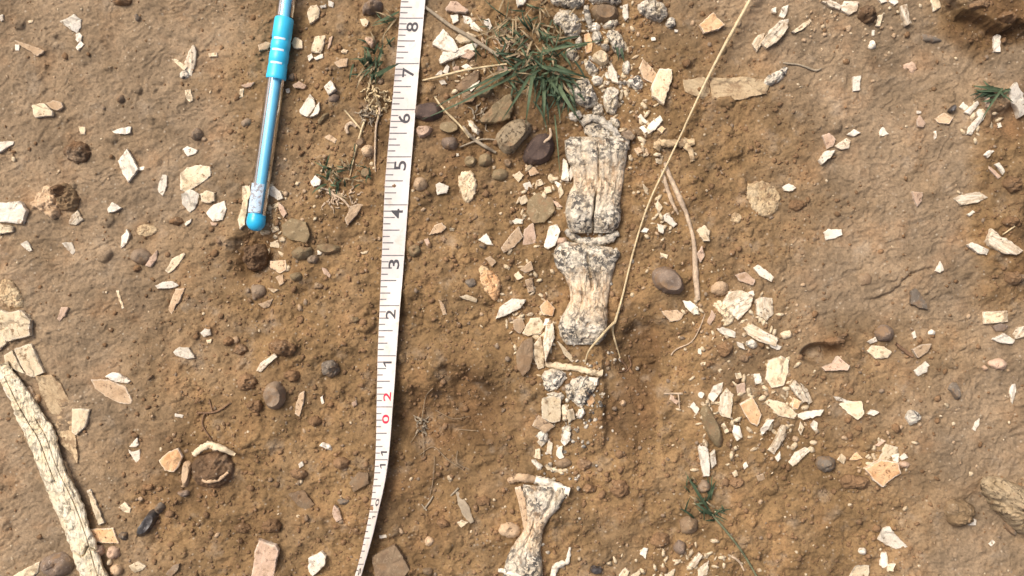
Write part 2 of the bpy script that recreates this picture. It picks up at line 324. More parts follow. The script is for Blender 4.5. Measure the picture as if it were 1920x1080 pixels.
def slab(name, txt, H, mat, rnd, style='chip', lift=0.0, tilt=None, parent=None):
    """one solid piece lying on (and a little in) the ground: chip = flat broken shard, stone = rounded, knob = knobbly, clod = rough dirt, rock = faceted"""
    sm = {'chip': 0, 'stone': 2, 'knob': 1, 'clod': 2, 'rock': 1, 'crust': 1}[style]
    jag = {'chip': 1.5, 'stone': 1.3, 'knob': 1.7, 'clod': 2.0, 'rock': 0.8, 'crust': 1.8}[style]
    ps = outline(txt, rnd, sm, jag, 0.7 if style == 'chip' else 1.6)
    cx = sum(p[0] for p in ps) / len(ps); cy = sum(p[1] for p in ps) / len(ps)
    pts = np.array([tuple(G(x, y)) for x, y in ps])
    c = G(cx, cy)
    A = np.c_[pts[:, 0] - c.x, pts[:, 1] - c.y, np.ones(len(pts))]
    sol = np.linalg.lstsq(A, pts[:, 2], rcond=None)[0]
    gx, gy = np.clip(sol[:2], -0.5, 0.5) * 0.8; z0 = float(sol[2])
    z0 = max(z0, ghx(c.x, c.y) - 0.3 * H) + lift - (rnd.random() ** 1.3 * 0.6 * H if style == 'chip' else 0)
    d = pts[:, :2] - np.array([c.x, c.y]); cov = d.T @ d; ev, evec = np.linalg.eigh(cov); ang = math.atan2(evec[1, 1], evec[0, 1])
    ln = 2 * math.sqrt(ev[1] / len(ps)); wd = 2 * math.sqrt(max(ev[0], 1e-12) / len(ps))
    if tilt is None: tilt = rnd.uniform(0.0, 0.20 if style == 'chip' else 0.05)
    ta = rnd.uniform(0, 6.28); gx += tilt * math.cos(ta); gy += tilt * math.sin(ta)
    loc = Vector((c.x, c.y, z0)); R = Matrix.Rotation(ang, 3, 'Z'); Ri = R.transposed()
    if style == 'chip': rings = [1, .965, .86, .7, .5, .26]
    else:
        nr_ = int(min(26, max(9, 1000 * (ln + wd) / 2 / 0.38))); rings = [math.sin(math.pi / 2 * (1 - i / nr_)) ** .9 for i in range(nr_)]
    sd = Vector((rnd.uniform(0, 50), rnd.uniform(0, 50), rnd.uniform(0, 50)))
    bow = rnd.uniform(-0.3, 0.45) * H if style == 'chip' else 0
    V = []; F = []; n = len(ps)
    if style == 'chip': d = d * 1.05
    kw = max(2, n // 7); dd = np.concatenate([d[-kw:], d, d[:kw]]); dsm = np.array([dd[i:i + 2 * kw + 1].mean(0) for i in range(n)]) * 1.05
    def topz(s, x, y):
        u = Ri @ Vector((x, y, 0)); q = u / 0.001
        if style == 'clod' and ln > 0.007: q = q * (0.007 / ln) ** .45
        if style in ('stone', 'rock'): q = u / (0.16 * max(ln, 0.004))
        fn = noise.noise(q * 0.2 + sd) if style in ('stone', 'rock') else noise.noise(q * 0.35 + sd); f2 = noise.noise(q * (0.55 if style in ('stone', 'rock') else 1.1) + sd); f3 = noise.noise(q * 2.6 + sd)
        if style == 'chip':
            e = 0.55 if s >= 1 else (0.95 if s > .9 else 1.0)
            z = H * e + 0.14 * H * fn + 0.07 * H * f2 - bow * (u.y / max(wd, 1e-4)) ** 2 * 0.6
        elif style == 'stone': z = H * (1 - s ** 2.3) ** 0.55 + (0.36 * fn + 0.22 * f2 + 0.10 * f3) * H * (1.15 - s)
        elif style == 'rock': z = H * min(1.0, 1.7 * (1 - s ** 2) ** 0.7) + (0.24 * fn + 0.12 * f2) * H * (1.1 - s) ** 0.5
        elif style == 'knob': z = H * (1 - s ** 3) ** 0.5 * (0.75 + 0.6 * abs(fn)) + (0.20 * f2 + 0.07 * f3) * H
        elif style == 'clod': z = H * (1 - s ** 2) ** 0.5 + (0.48 * fn + 0.22 * f2 + 0.05 * f3) * (min(H, 0.006) if H < 0.014 else 0.011)
        else: z = H * (1 - s ** 6) ** 0.5 + (0.5 * fn + 0.3 * f2 + 0.12 * f3) * H
        return z
    def put(s, x, y, z): V.append(Ri @ Vector((x, y, z + gx * x + gy * y)))
    for x, y in d: put(1, x * 0.9, y * 0.9, -0.0022 - 0.4 * H)
    for s in rings:
        f = 1.0 if style == 'chip' else s ** 3; dq = d * f + dsm * (1 - f)
        for x, y in dq: put(s, x * s, y * s, topz(s, x * s, y * s))
    put(0, 0, 0, topz(0, 0, 0)); nr = len(rings)
    F.append(tuple(range(n - 1, -1, -1)))
    for r in range(nr):
        for i in range(n):
            a = r * n + i; b = r * n + (i + 1) % n; F.append((a, b, b + n, a + n))
    base = nr * n
    for i in range(n): F.append((base + i, base + (i + 1) % n, (nr + 1) * n))
    # outline runs clockwise in y-down pixels -> check orientation
    area = sum(d[i, 0] * d[(i + 1) % n, 1] - d[(i + 1) % n, 0] * d[i, 1] for i in range(n))
    if area < 0: F = [tuple(reversed(f)) for f in F]
    rim_ = [0.0] * len(V)
    for q in range(n * 3): rim_[q] = 1.0
    o = obj(name, V, F, mat, parent, True, 38 if style in ('chip', 'rock') else None, {'rim': rim_} if style == 'chip' else None)
    if parent is None: o.location = loc; o.rotation_euler = (0, 0, ang)
    else:
        o.matrix_world = Matrix.Translation(loc) @ Matrix.Rotation(ang, 4, 'Z')
        o.matrix_parent_inverse = Matrix.Identity(4); o.matrix_basis = parent.matrix_basis.inverted() @ (Matrix.Translation(loc) @ Matrix.Rotation(ang, 4, 'Z'))
    return o
def catmull(ps, n):
    out = []
    P_ = [ps[0]] + list(ps) + [ps[-1]]
    for i in range(1, len(P_) - 2):
        p0, p1, p2, p3 = [np.array(q, float) for q in P_[i - 1:i + 3]]
        for k in range(n):
            t = k / n; out.append(0.5 * (2 * p1 + (p2 - p0) * t + (2 * p0 - 5 * p1 + 4 * p2 - p3) * t * t + (3 * p1 - p0 - 3 * p2 + p3) * t ** 3))
    out.append(np.array(ps[-1], float)); return out
def tube_geo(ps, n=6, seg=8, rough=0.0, flat=1.0, seed=0.0):
    """ps: (px, py, up_mm, radius_mm)"""
    q = catmull(ps, n); pts = [G(a[0], a[1], a[2] / 1000) for a in q]; V = []; F = []
    for i, p in enumerate(pts):
        tn = (pts[min(i + 1, len(pts) - 1)] - pts[max(i - 1, 0)]); tn.z *= 0.3
        tn = tn.normalized() if tn.length > 1e-9 else Vector((1, 0, 0)); sd = tn.cross(Vector((0, 0, 1))).normalized(); up = sd.cross(tn).normalized()
        r = max(q[i][3], 0.05) / 1000
        for k in range(seg):
            a = 2 * math.pi * k / seg; rr_ = r * (1 + rough * noise.noise((p.x * 700 + seed, p.y * 700, math.sin(a) * 1.5 + 4 * math.cos(a))))
            V.append(p + sd * math.cos(a) * rr_ + up * math.sin(a) * rr_ * flat)
        if i:
            for k in range(seg): F.append(((i - 1) * seg + k, (i - 1) * seg + (k + 1) % seg, i * seg + (k + 1) % seg, i * seg + k))
    F.append(tuple(range(seg))); F.append(tuple(range((len(pts) - 1) * seg, len(pts) * seg))[::-1])
    return V, F
def join_geo(parts):
    V = []; F = []
    for v, f in parts:
        b = len(V); V += v; F += [tuple(i + b for i in g) for g in f]
    return V, F
def recentre(V):
    c = Vector((0, 0, 0))
    for v in V: c += v
    c /= len(V); c.z = min(v.z for v in V); return [v - c for v in V], c
def tube(name, ps, mat, label, cat, group=None, parent=None, **k):
    if not isinstance(ps[0], list): ps = [ps]
    V, F = join_geo([tube_geo(p, **k) for p in ps]); V, c = recentre(V)
    o = obj(name, V, F, mat, parent); o.location = c
    if label: tag(o, label, cat, group)
    return o
def loft(name, st, mat, rough=0.35, groove=None, pits=0.5, dome=2.4, sub=10, seg=110, seed=0, parent=None, lift=0.0010, edge=1.6):
    """long bone: stations (px, py, half width px, height mm, tan 0..1) along its axis"""
    q = catmull(st, sub); ctr = [G(a[0], a[1]) for a in q]; zb = sum(p.z for p in ctr) / len(ctr)
    V = []; F = []; T = []; m = len(q)
    for i, a in enumerate(q):
        t = i / (m - 1)
        b0 = q[max(i - 1, 0)]; b1 = q[min(i + 1, m - 1)]; dx, dy = b1[0] - b0[0], b1[1] - b0[1]; L = math.hypot(dx, dy); nx_, ny_ = dy / L, -dx / L
        if ny_ == 0 and nx_ == 0: nx_ = 1
        zc = 0.5 * ctr[i].z + 0.5 * zb + lift
        for k in range(seg + 1):
            ph = math.pi * k / seg; u = -math.cos(ph); hz = a[3] / 1000 * max(0.0, 1 - abs(u) ** dome) ** (1 / dome)
            px = a[0] - nx_ * u * a[2]; py = a[1] - ny_ * u * a[2]
            gz = groove(t, u) if groove else 0
            nn = Vector((px * .05 + seed, py * .05, 1)); f = noise.noise(nn) * 0.9 + noise.noise(nn * 2.7) * 0.5 + noise.noise(nn * 7) * 0.32
            pit_ = min(0, noise.noise(nn * 4.1 + Vector((9, 9, 9))) + 0.15) * pits * 2.2
            z = zc + hz - gz / 1000 + (f * rough + pit_) / 1000 * (0.35 + 0.65 * (1 - abs(u) ** 4))
            jx = (noise.noise((px * .12, py * .12, seed + 3)) + noise.noise((px * .03, py * .03, seed + 8))) * edge * (abs(u) > .8)
            V.append(P(px + jx, py, z)); T.append(min(1, max(0, a[4] + 0.35 * noise.noise(nn * 1.6))))
        # skirt below ground
        V.append(P(a[0] + nx_ * -a[2], a[1] - ny_ * a[2], zc - 0.006)); T.append(0); V.append(P(a[0] + nx_ * a[2], a[1] + ny_ * a[2], zc - 0.006)); T.append(0)
    w_ = seg + 3
    for i in range(m - 1):
        for k in range(seg): F.append((i * w_ + k, (i + 1) * w_ + k, (i + 1) * w_ + k + 1, i * w_ + k + 1))
        F.append((i * w_ + seg, (i + 1) * w_ + seg, (i + 1) * w_ + seg + 1, i * w_ + seg + 1)); F.append((i * w_ + seg + 2, (i + 1) * w_ + seg + 2, (i + 1) * w_, i * w_))
        F.append((i * w_ + seg + 1, (i + 1) * w_ + seg + 1, (i + 1) * w_ + seg + 2, i * w_ + seg + 2))
    F.append(tuple(range(w_))[::-1]); F.append(tuple((m - 1) * w_ + k for k in range(w_)))
    V, c = recentre(V); o = obj(name, V, F, mat, parent, True, 70, {'tan': T})
    # make normals agree
    import bmesh
    bm = bmesh.new(); bm.from_mesh(o.data); bmesh.ops.recalc_face_normals(bm, faces=bm.faces); bm.to_mesh(o.data); bm.free()
    o.location = c
    return o
# ================================================================= DATA: type material height_mm | outline in photo pixels | label
# C shard of bone, S rounded stone, R angular rock, K dirt clod, B knobbly bone piece, U crust patch half buried
DATA = """
C white 2.2|117,43 140,28 153,38 152,50 145,63 132,55|white kite-shaped shard above two small chips in the pen-side corner
C white 1.6|144,65 150,62 155,68 153,78 147,80 143,75|small white chip touching the point of the kite-shaped shard
C white 1.6|143,90 152,78 158,84 148,95|small white chip lowest under the kite-shaped shard
C tan 2.2|30,77 50,83 84,95 82,101 70,106 60,98 40,86|long tan wedge-shaped shard with a tiny white chip under its tip
C white 1.2|29,84 37,85 37,95 30,95|tiny white chip under the tip of the long tan wedge
C white 1.2|1,30 7,28 8,38 3,42|tiny white chip at the photo's edge above the tan wedge
C cream 1.0|53,40 62,38 62,43 55,44|tiny cream fleck between the tan wedge and the kite-shaped shard
C fibre 3.0|356,98 366,87 370,98 367,120 359,143 351,136 347,118|upright grey-cream blade of the V-shaped splinter pair
C cream 2.0|324,112 332,112 352,126 346,133 334,122|short cream splinter leaning on the upright grey-cream blade
B fossil 1.8|336,136 350,130 358,140 353,148 340,147|grey pitted bit at the foot of the V-shaped splinters
C cream 1.2|391,101 407,99 408,106 394,107|small cream bar beside the V-shaped splinters
C cream 1.5|347,170 357,168 362,188 355,192 350,185|small cream tapered chip below the V-shaped splinters
C pink 1.5|453,160 462,158 477,155 470,163 460,165|pale flat chip topping a small T beside the pen
C cream 1.3|450,167 457,166 456,182 450,183|small upright chip under the pale flat chip near the pen
C cream 2.4|64,198 85,195 102,210 100,218 68,221|pale square shard joined to a tan nub
C tan 2.4|90,195 102,190 118,193 121,202 112,208 100,205|tan nub overlapping the pale square shard
K greybrown 2.4|217,183 228,176 236,183 233,195 220,193|small tan lump between the pale square shard and the V splinters
C white 1.8|212,247 230,240 246,238 247,249 236,253 215,250|thin white wedge lying above the big white rhombus
C white 2.6|224,303 242,281 250,295 262,318 243,342 236,330|big white rhombus shard standing alone beside the dark clod
C white 1.1|262,313 270,312 269,319 263,320|tiny chip touching the big white rhombus
C white 2.0|297,335 305,328 314,330 313,350 306,367 298,360|slender white shard between the rhombus and the big cream plate
C cream 3.0|340,325 350,315 375,310 394,313 395,330 380,342 363,352 350,360 340,355|big cream plate with cut corners
S greybrown 4.0|@370,252,13,12|tan lumpy pebble above the big cream plate
C white 1.8|343,280 352,274 370,282 368,288 352,293|small white chip just under the tan lumpy pebble
K darkclod 5.0|@145,286,21,27,90|dark brown crumbly clod beside the big white rhombus
C white 3.0|0,266 27,265 25,272 6,284 0,287|white shard cut by the photo's edge level with the dark clod
K clod 3.5|@230,3,22,9,0|brown clod at the top edge above the kite-shaped shard
S greybrown 2.5|@462,230,12,8,150|small grey-brown stone next to the pen's middle
C cream 1.0|148,238 160,238 160,252 152,252|faint cream chip above the dark crumbly clod
S slate 2.0|@258,33,8,5,60|little dark stone in packed mud near the top edge
K tan 5.0|55,390 75,358 95,345 112,362 118,400 104,413 88,404 70,392|large tan broken lump with a dark hollow beside the white plate
K darkclod 9.0|@118,362,20,16,20|dark crumbly core sitting in the large tan broken lump
C fibre 2.0|135,405 148,395 157,412 145,421 132,420|dull shard poking from under the large tan broken lump
C white 3.4|0,382 43,379 54,395 45,420 0,415|large white plate at the edge beside the broken lump
C cream 2.6|0,420 28,425 26,435 0,440|cream shard tucked below the large white edge plate
C white 1.8|202,392 212,379 230,390 222,395 205,399|small white arrowhead chip in grey mud
C white 3.0|342,365 357,355 376,365 367,390 357,398 345,385|white pointed shard just below the big cream plate
C cream 2.2|378,365 390,358 403,362 404,377 390,382 380,378|cream chip between two white shards below the big plate
C white 2.8|388,400 400,385 422,377 425,392 418,412 400,415|white notched shard nearest the pen's blue end
C pink 1.5|395,416 408,418 405,424 397,423|small dull flake under the white notched shard
K clod 3.0|@332,415,14,8,0|low brown lump with a sliver beside it
C white 1.2|347,420 360,410 358,418 350,424|small sliver touching the low brown lump
C white 1.8|228,466 230,445 240,430 245,440 239,455|upright white teardrop sliver beside the pale crust patch
C white 1.5|40,458 52,452 58,460 62,470 55,471 45,464|small bright white chip under the edge plates
C white 1.6|119,456 135,454 142,470 137,478 128,468|small white fang-shaped chip on grey mud
U crust 1.2|@275,432,21,12,0|pale yellow crust patch in the mud above the round brown stone
S greybrown 5.0|@265,480,20,17,10|round brown stone with a reddish shard leaning on it
C pink 3.0|275,498 283,483 296,470 294,488 285,500|reddish shard leaning on the round brown stone
K clod 2.5|@257,504,9,6,0|small clod under the round brown stone
C cream 2.4|311,506 325,485 345,474 347,478 330,502 318,512|cream lozenge shard between the round brown stone and the dark hollow
C white 1.8|293,535 308,529 325,527 336,535 325,540 298,541|flat white leaf-shaped chip above a tan dagger shard
C tan 2.4|320,570 330,542 347,541 340,560 322,588 317,580|tan dagger-shaped shard under the white leaf-shaped chip
C cream 1.0|218,545 223,545 233,577 229,578|thin pale needle of bone on bare mud
C pink 1.8|108,598 118,576 130,577 122,593 112,602|pinkish pointed chip on mud beside the cracked plates
C white 2.0|325,660 338,651 355,652 367,670 350,672 332,667|white trapezoid chip lying alone on bare mud
C white 1.6|377,624 385,616 395,618 397,628 384,631|bright white nugget above the lone trapezoid chip
C cream 1.0|387,637 398,636 396,643 390,644|tiny speck-like chip under the bright white nugget
C white 2.2|199,706 212,698 225,700 245,713 240,718 220,716|white spindle-shaped chip above the folded tan shard
U crust 2.2|0,525 20,522 38,545 48,568 40,579 20,578 0,572|crumbling yellow crust at the head of the cracked bone
C cream 3.0|0,580 20,586 45,582 61,600 61,628 30,636 18,640 8,625 0,616|broad cream plate of the cracked bone
C cream 3.0|0,621 10,632 14,643 0,658|narrow edge plate of the cracked bone behind a fine crack
C cream 3.0|9,666 25,657 49,700 40,697 12,686|small cream plate beside the wide crack in the bone
C cream 3.2|29,655 60,644 72,668 85,697 68,706 53,702|cream plate between the wide crack and the tan strip
C buried 2.2|72,706 100,704 115,720 130,750 134,774 112,778 97,775 85,745|tan strip alongside the white bone shaft
C buried 1.6|108,781 132,779 140,810 148,850 146,868 138,850 115,830 105,800|faded tan strip continuing beside the white bone shaft
C cream 1.8|165,920 172,918 190,960 198,978 188,982 178,955|thin cream spike beside the lower bone shaft
C cream 2.4|138,766 170,767 163,798 145,815 138,808|cream tag-shaped shard beside the tan strip
S orange 2.5|@69,748,8,10,20|small ochre pebble lodged against the bone shaft
C tan 2.4|174,712 205,712 235,725 247,750 244,757 225,755 200,742 182,728|folded tan shard with a white lower edge
C white 1.2|243,837 258,820 261,833 255,838|small white triangle of a broken white pair
C white 2.0|241,843 250,847 263,842 262,860 256,867 247,853|lower white molar-shaped chip of a broken white pair
C orange 3.4|302,862 315,848 335,840 344,855 338,872 327,883 315,880|bright orange shard beside the round banded clod
K darkclod 9.0|@400,878,42,37,0|large round dark banded clod with a pale rim flake
R tan 3.0|343,868 352,862 362,868 356,900 351,914 340,910|upright brown woody piece between the orange shard and round clod
S mauve 2.5|@345,925,13,7,0|small dark stone below the brown woody piece
C cream 1.8|225,950 235,940 247,952 243,962 230,957|small cream cube-like chip above the black lump
R black 5.0|255,995 275,968 285,952 297,955 300,968 288,988 275,1003 258,1008|shiny black charcoal-like lump
S slate 4.0|@300,952,10,11,0|round grey pebble at the upper end of the black lump
S slate 3.0|@232,1005,9,8,0|small dark stone beside the yellowish slab
C orange 2.2|171,991 213,990 224,1017 173,1015|yellowish rectangular slab over two pebbles
S pink 3.5|@188,1032,9,12,0|oval tan pebble under the yellowish slab
S pink 4.0|@213,1035,14,13,0|rounder tan pebble under the yellowish slab
S cream 2.5|@206,1054,6,6,0|tiny cream pebble between tan pebbles
S tan 3.0|@219,1068,12,11,40|tan pebble lowest in the pebble group by the bone
S mauve 8.0|@108,1058,32,24,0|big grey-pink cobble beside the foot of the long bone
C cream 3.0|25,1080 50,1065 76,1052 72,1072 60,1084 30,1090|cream shard leaning toward the big grey-pink cobble
C cream 1.6|243,1060 260,1052 275,1060 268,1068 255,1072|low yellow chip near the lower edge
C greybrown 2.5|312,1075 325,1060 338,1055 335,1068 320,1082|brown blade-like chip at the lower edge
C white 1.0|328,775 345,778 342,783 328,781|tiny cream sliver near the little root
C cream 2.4|577,25 583,13 595,10 600,20 598,35 583,46|cream block chip beside the top of the pen
C white 1.4|600,13 612,8 612,14 603,17|tiny white chip near the cream block chip
C white 1.5|615,2 626,5 625,15 617,12|small white chip at the top edge beyond the cream block
S mauve 7.0|678,28 682,10 695,0 715,2 720,14 712,25 695,29|pinkish angular stone near the tape's top
C cream 1.8|676,38 685,35 692,40 688,50 680,48|pale chip below the pinkish angular stone
C cream 2.8|547,82 555,71 568,78 567,92 553,92|square chip with a grey heart touching the pen grip
C cream 3.0|585,88 592,70 610,67 608,85 603,101 585,99|bright cream rectangle shard above a split chip
C white 2.0|577,106 585,101 588,109 580,116|upper half of the split chip under the cream rectangle
C white 2.0|588,109 606,102 607,108 593,114|longer half of the split chip under the cream rectangle
C pink 1.4|617,72 625,68 620,85 615,93|thin pinkish sliver beside the cream rectangle
C cream 1.2|640,97 645,94 652,95 650,101 642,101|small cream oval bead of bone
C tan 1.8|628,118 640,112 652,110 650,125 635,127|star-shaped tan flake near the small grass clump
B pink 3.0|683,70 700,68 706,78 700,92 690,85|pinkish white nub beside the small grass clump
C pink 1.4|550,160 562,153 575,162 570,167 553,165|faint pinkish flake lying just off the pen barrel
S slate 2.5|@547,145,8,8,0|small grey-green stone touching the pen below its grip
C white 1.2|536,168 543,166 545,173 538,174|tiny white chip below the grey-green stone
C white 3.2|610,165 622,153 633,170 618,180|white tilted square shard perched on a dull stone
S mauve 2.6|@625,184,12,9,0|dull stone beneath the white tilted square
C white 3.2|563,208 583,178 590,186 592,200 578,220 565,215|white faceted shard split by a crack, larger half
C white 2.8|593,203 600,192 600,208 597,215 582,221|narrow half of the cracked white faceted shard
S olive 2.5|592,230 613,208 620,213 602,236|olive stick-like stone beside the cracked faceted shard
C tan 1.4|610,257 618,252 632,262 628,268 615,262|thin tan flake above the small low grass clump
C white 2.2|583,342 592,329 602,338 600,348 588,350|white bead-like chip beside the low grass clump
S tan 4.0|@690,284,13,15,90|tan rounded pebble beside the tape near 5
C tan 2.0|485,86 500,80 510,84 503,93 488,97|tan chip partly under the pen grip
C white 2.8|492,345 505,343 528,362 532,372 522,375 505,365|white splinter lying against the pen's lower end
C cream 2.2|455,350 468,347 470,365 465,385 460,420 452,430 447,412 455,385|long pale crumbly shard along the pen's lower end
C pink 1.6|522,380 530,385 538,400 533,408 525,395|slim pinkish flake beyond the white splinter at the pen
C cream 1.2|508,428 522,423 524,431 512,436|small crumb-like chip beyond the pen's blue cap
C cream 2.0|508,455 522,450 523,465 508,463|cream cube chip above the brown hollow
C tan 3.4|510,490 535,488 538,505 525,512 510,503|tan blocky chip beside the brown hollow
C tan 1.8|518,520 530,515 533,530 525,535|small tan blocky chip below the tan block
C cream 1.4|502,540 523,543 515,549|thin cream flake under the brown hollow
C tan 2.0|485,570 512,560 505,575 497,578|tan triangle chip on the slope under the hollow
F olive 4.0|530,422 548,410 575,418 583,440 575,455 548,450 533,440|flat brown slab stone below the low grass clump
S olive 4.5|@567,475,14,21,80|brown elongated stone between hollow and tape
K darkclod 7.0|@480,482,29,30,0|dark brown clod sunk in the hollow under the pen
S olive 3.5|@555,518,9,13,90|small smooth brown pebble under the elongated stone
S greybrown 3.5|@484,546,16,14,0|grey-brown stone below the dark sunken clod
C tan 2.6|647,412 660,388 670,382 681,384 668,405 653,423|tan blade shard leaning toward the tape near 4
C white 2.0|595,469 605,470 601,478 596,478|tiny pale chip in loose soil near the 3
C pink 1.8|604,502 612,504 621,516 618,521 608,513|small pinkish bar chip in loose soil near the tape
C cream 1.0|677,473 690,470 688,475 680,477|tiny cream fleck touching loose soil beside the 3
C fibre 3.2|482,695 490,680 515,662 521,668 505,682 490,697|brown-edged white splinter on clods
R greybrown 7.0|492,740 500,720 520,712 537,730 535,755 520,770 503,765|pale grey-tan boulder-like stone among clods
K clod 6.0|@530,652,27,17,10|brown clod behind the brown-edged white splinter
K clod 5.0|@465,715,22,18,0|brown clod beside the pale grey-tan stone
K slate 5.5|@620,690,19,17,0|grey knotty lump alone on loose soil
C tan 2.2|553,775 557,755 563,738 571,733 571,750 562,780|pale woody sliver beside the grey-tan stone
C white 1.3|601,745 605,742 608,755 603,758|tiny upright white peg in loose soil
C pink 1.4|660,755 668,750 670,758 663,764|tiny pinkish chip beside the tape's red digits
B white 2.2|597,838 605,828 618,832 625,845 615,842 606,838|white crooked knobbly bit on loose soil
C white 1.3|560,870 568,864 570,872 562,877|tiny white chip under the crooked knobbly bit
F brown 2.6|655,905 672,885 690,886 692,905 664,921|flat brown stone beside the bending tape
F brown 3.0|543,925 570,919 590,945 575,958 560,948|flat reddish-brown triangular stone
S slate 2.2|@643,940,12,6,0|little dark oval pebble beside the tape's bend
C pink 2.4|623,962 628,945 636,952 642,972 632,978|pinkish white chip under the little dark oval pebble
F brown 4.0|700,1040 742,1018 756,1040 768,1067 750,1086 706,1082|large flat brown four-sided slab beside the tape
C white 2.6|580,1045 605,1032 612,1040 610,1057 587,1079 580,1070|white-rimmed diamond shard near the lower edge
F pink 4.0|472,1085 482,1030 490,1009 520,1020 525,1030 512,1085|large purplish-tan slab at the lower edge
C cream 1.4|857,980 865,975 878,978 865,989|pale chip at the foot of the dry leaf
C white 1.1|711,1004 724,1002 725,1008 712,1009|tiny white bar beside the lower tape
S tan 2.2|@805,1015,10,10,0|round flat tan pebble near the brown slab
S brown 2.5|@803,1070,11,8,0|reddish pebble at the lower edge near the slab
F pink 3.4|836,20 845,5 857,5 878,22 873,27 838,23|tan triangular stone at the top edge by the tape
C white 1.8|845,30 858,28 860,40 850,46|small white block under the tan triangular stone
C white 2.2|868,30 880,33 892,45 905,58 895,60 880,52 870,42|white stepped splinter by the grass above the bright triangle
C white 2.0|907,40 917,37 923,52 917,58 908,48|white tooth-like chip in front of the grass
C white 3.0|968,2 978,-8 990,-6 982,10 970,14|white splinter at the top edge above the large grass
C white 3.2|811,85 832,57 850,75 860,95 855,100 830,95|bright white triangle shard by the tape near the 8
C cream 3.0|853,75 865,63 885,65 895,70 880,80 865,83|rounded cream wedge touching the bright triangle shard
C white 3.0|825,112 832,100 850,98 880,85 897,82 890,95 860,108 827,121|long bright white splinter beneath the triangle shard
C pink 2.0|862,98 880,95 893,102 880,112 866,108|dull brown chip under the long bright splinter
C white 1.6|815,142 828,132 830,141|small white chip by the tape near the 7
C white 1.8|830,135 838,122 843,126 840,141|upright white chip below the long bright splinter
C white 2.0|865,126 875,120 886,128 878,134|white oval nugget under the long bright splinter
C pink 1.6|849,128 860,124 862,133 852,135|dull pinkish nugget between two white chips
C white 1.5|823,152 833,150 838,158 828,160|low white chip under a long green blade
F brown 4.0|855,165 870,150 890,135 900,137 895,155 875,172 860,172|brown bark-like stone under the long blades
C white 2.4|876,166 890,155 900,153 895,163 884,173|white chip capping the tan rock under the blades
R olive 4.5|890,167 905,158 920,160 928,172 915,185 897,182|tan rock with a white chip on its shoulder
F olive 7.0|900,228 925,200 945,185 960,180 962,205 955,225 930,232 905,233|big olive angular rock under the large grass
R darkred 5.0|@802,210,30,19,0|dark purple rock half under the tape near the 6
R pink 3.5|780,238 795,235 812,238 810,250 790,262 780,252|reddish shard under the dark purple rock
F olive 3.5|@842,240,19,11,0|brown flat rock beneath the dark purple rock
S mauve 5.5|@843,270,18,14,0|grey-pink pebble below the brown flat rock
B fibre 2.8|875,225 885,225 895,238 901,255 890,252 880,238|white-veined brittle piece in dry stems
R palerock 7.5|925,262 940,240 960,224 985,223 1000,238 992,255 975,272 960,292 942,287|lumpy tan rock in front of the large grass
R darkred 5.0|978,290 998,255 1032,248 1042,280 1025,308 985,311|dark red rock beside the upper toe bone
S olive 4.0|@910,300,15,14,0|brown pebble below the lumpy tan rock
S olive 3.0|@938,328,18,12,0|low brown stone near the cream oval plate
U cream 2.2|858,335 868,320 885,320 895,345 890,370 876,383 862,365|cream oval plate set in the dirt
C white 1.8|817,347 825,343 842,350 838,362 820,365|white squarish chip by the tape beneath the 5
S tan 4.5|@787,345,14,15,90|tan pebble touching the tape beneath the 5
C white 1.0|855,288 860,287 861,292 856,293|tiny white dot below the grey-pink pebble
F olive 4.0|990,375 1010,362 1035,372 1040,395 1020,417 1000,418 988,400|flat brown slab beside the toe bone's knuckle
C white 1.4|960,415 968,410 981,411 980,419 965,420|small white oblong chip under the flat brown slab
C tan 1.8|940,465 958,440 972,425 980,445 965,462 945,474|tan jagged shard below the flat brown slab
C pink 2.2|983,430 1000,418 1005,455 980,460|reddish-tan square shard below the flat brown slab
C white 3.6|1020,463 1030,425 1045,422 1050,435 1040,460 1027,467|brightest white tooth-like shard beside the toe bones
S pink 3.5|@1051,452,9,14,100|small reddish pebble against the brightest white shard
C white 2.0|897,450 912,438 925,460 912,458|white triangle chip on loose soil
S slate 2.0|@905,462,9,5,20|little dark stone under the white triangle chip
C tan 1.8|805,440 815,424 828,418 836,426 828,436|tan flake half sunk across the tape from the pen
C cream 1.0|843,428 852,427 851,434 845,434|tiny cream crumb chip near the sunk tan flake
C pink 1.8|795,450 803,446 808,463 800,460|reddish flake beside the ring-shaped stone
S olive 4.0|@778,470,14,14,0|round brown stone touching the tape above the 3
C tan 2.4|910,485 920,480 930,492 922,500|tan cube chip above the ochre plates
U orange 3.0|897,515 910,505 925,508 940,525 938,548 933,565 920,560 905,540|mottled orange plate group near the toe bones
S slate 2.4|@883,530,11,9,0|little grey stone beside the mottled orange plate
C white 3.4|930,597 938,575 960,560 985,562 975,578 950,590|large white pointed shard below the orange plate
C cream 1.8|862,556 875,553 895,560 893,567 875,562|slim cream flake near the mottled orange plate
C tan 1.4|823,562 832,570 838,590 830,590|thin tan sliver in loose soil near the 2
C tan 2.2|975,505 995,490 1000,506 985,512|tan triangle beside the middle toe bone's head
C cream 2.0|964,515 972,509 982,520 970,525|cream nugget near the middle toe bone's head
C tan 2.2|985,525 998,522 1001,545 990,548|tan upright block in crumbs beside the middle toe bone
C orange 3.0|1012,575 1025,562 1040,578 1035,592 1018,590|orange-cream block against the middle toe bone
C cream 3.2|980,624 995,597 1012,595 1020,612 1013,626 990,629|cream folded plate next to the middle toe bone's knuckle
C white 3.4|1022,598 1030,597 1028,608 1017,612|small white block wedged beside the middle toe bone
C fibre 3.6|1018,645 1023,612 1036,606 1040,632 1031,655 1022,677|upright fibrous white shard beside the middle toe bone
C cream 3.0|1001,645 1013,632 1018,652 1020,688 1010,692 1000,668|cream split shard next to the upright fibrous one
F brown 3.4|968,662 980,640 998,633 999,665 993,692 980,703 970,690|flat brown stone leaning on the cream split shard
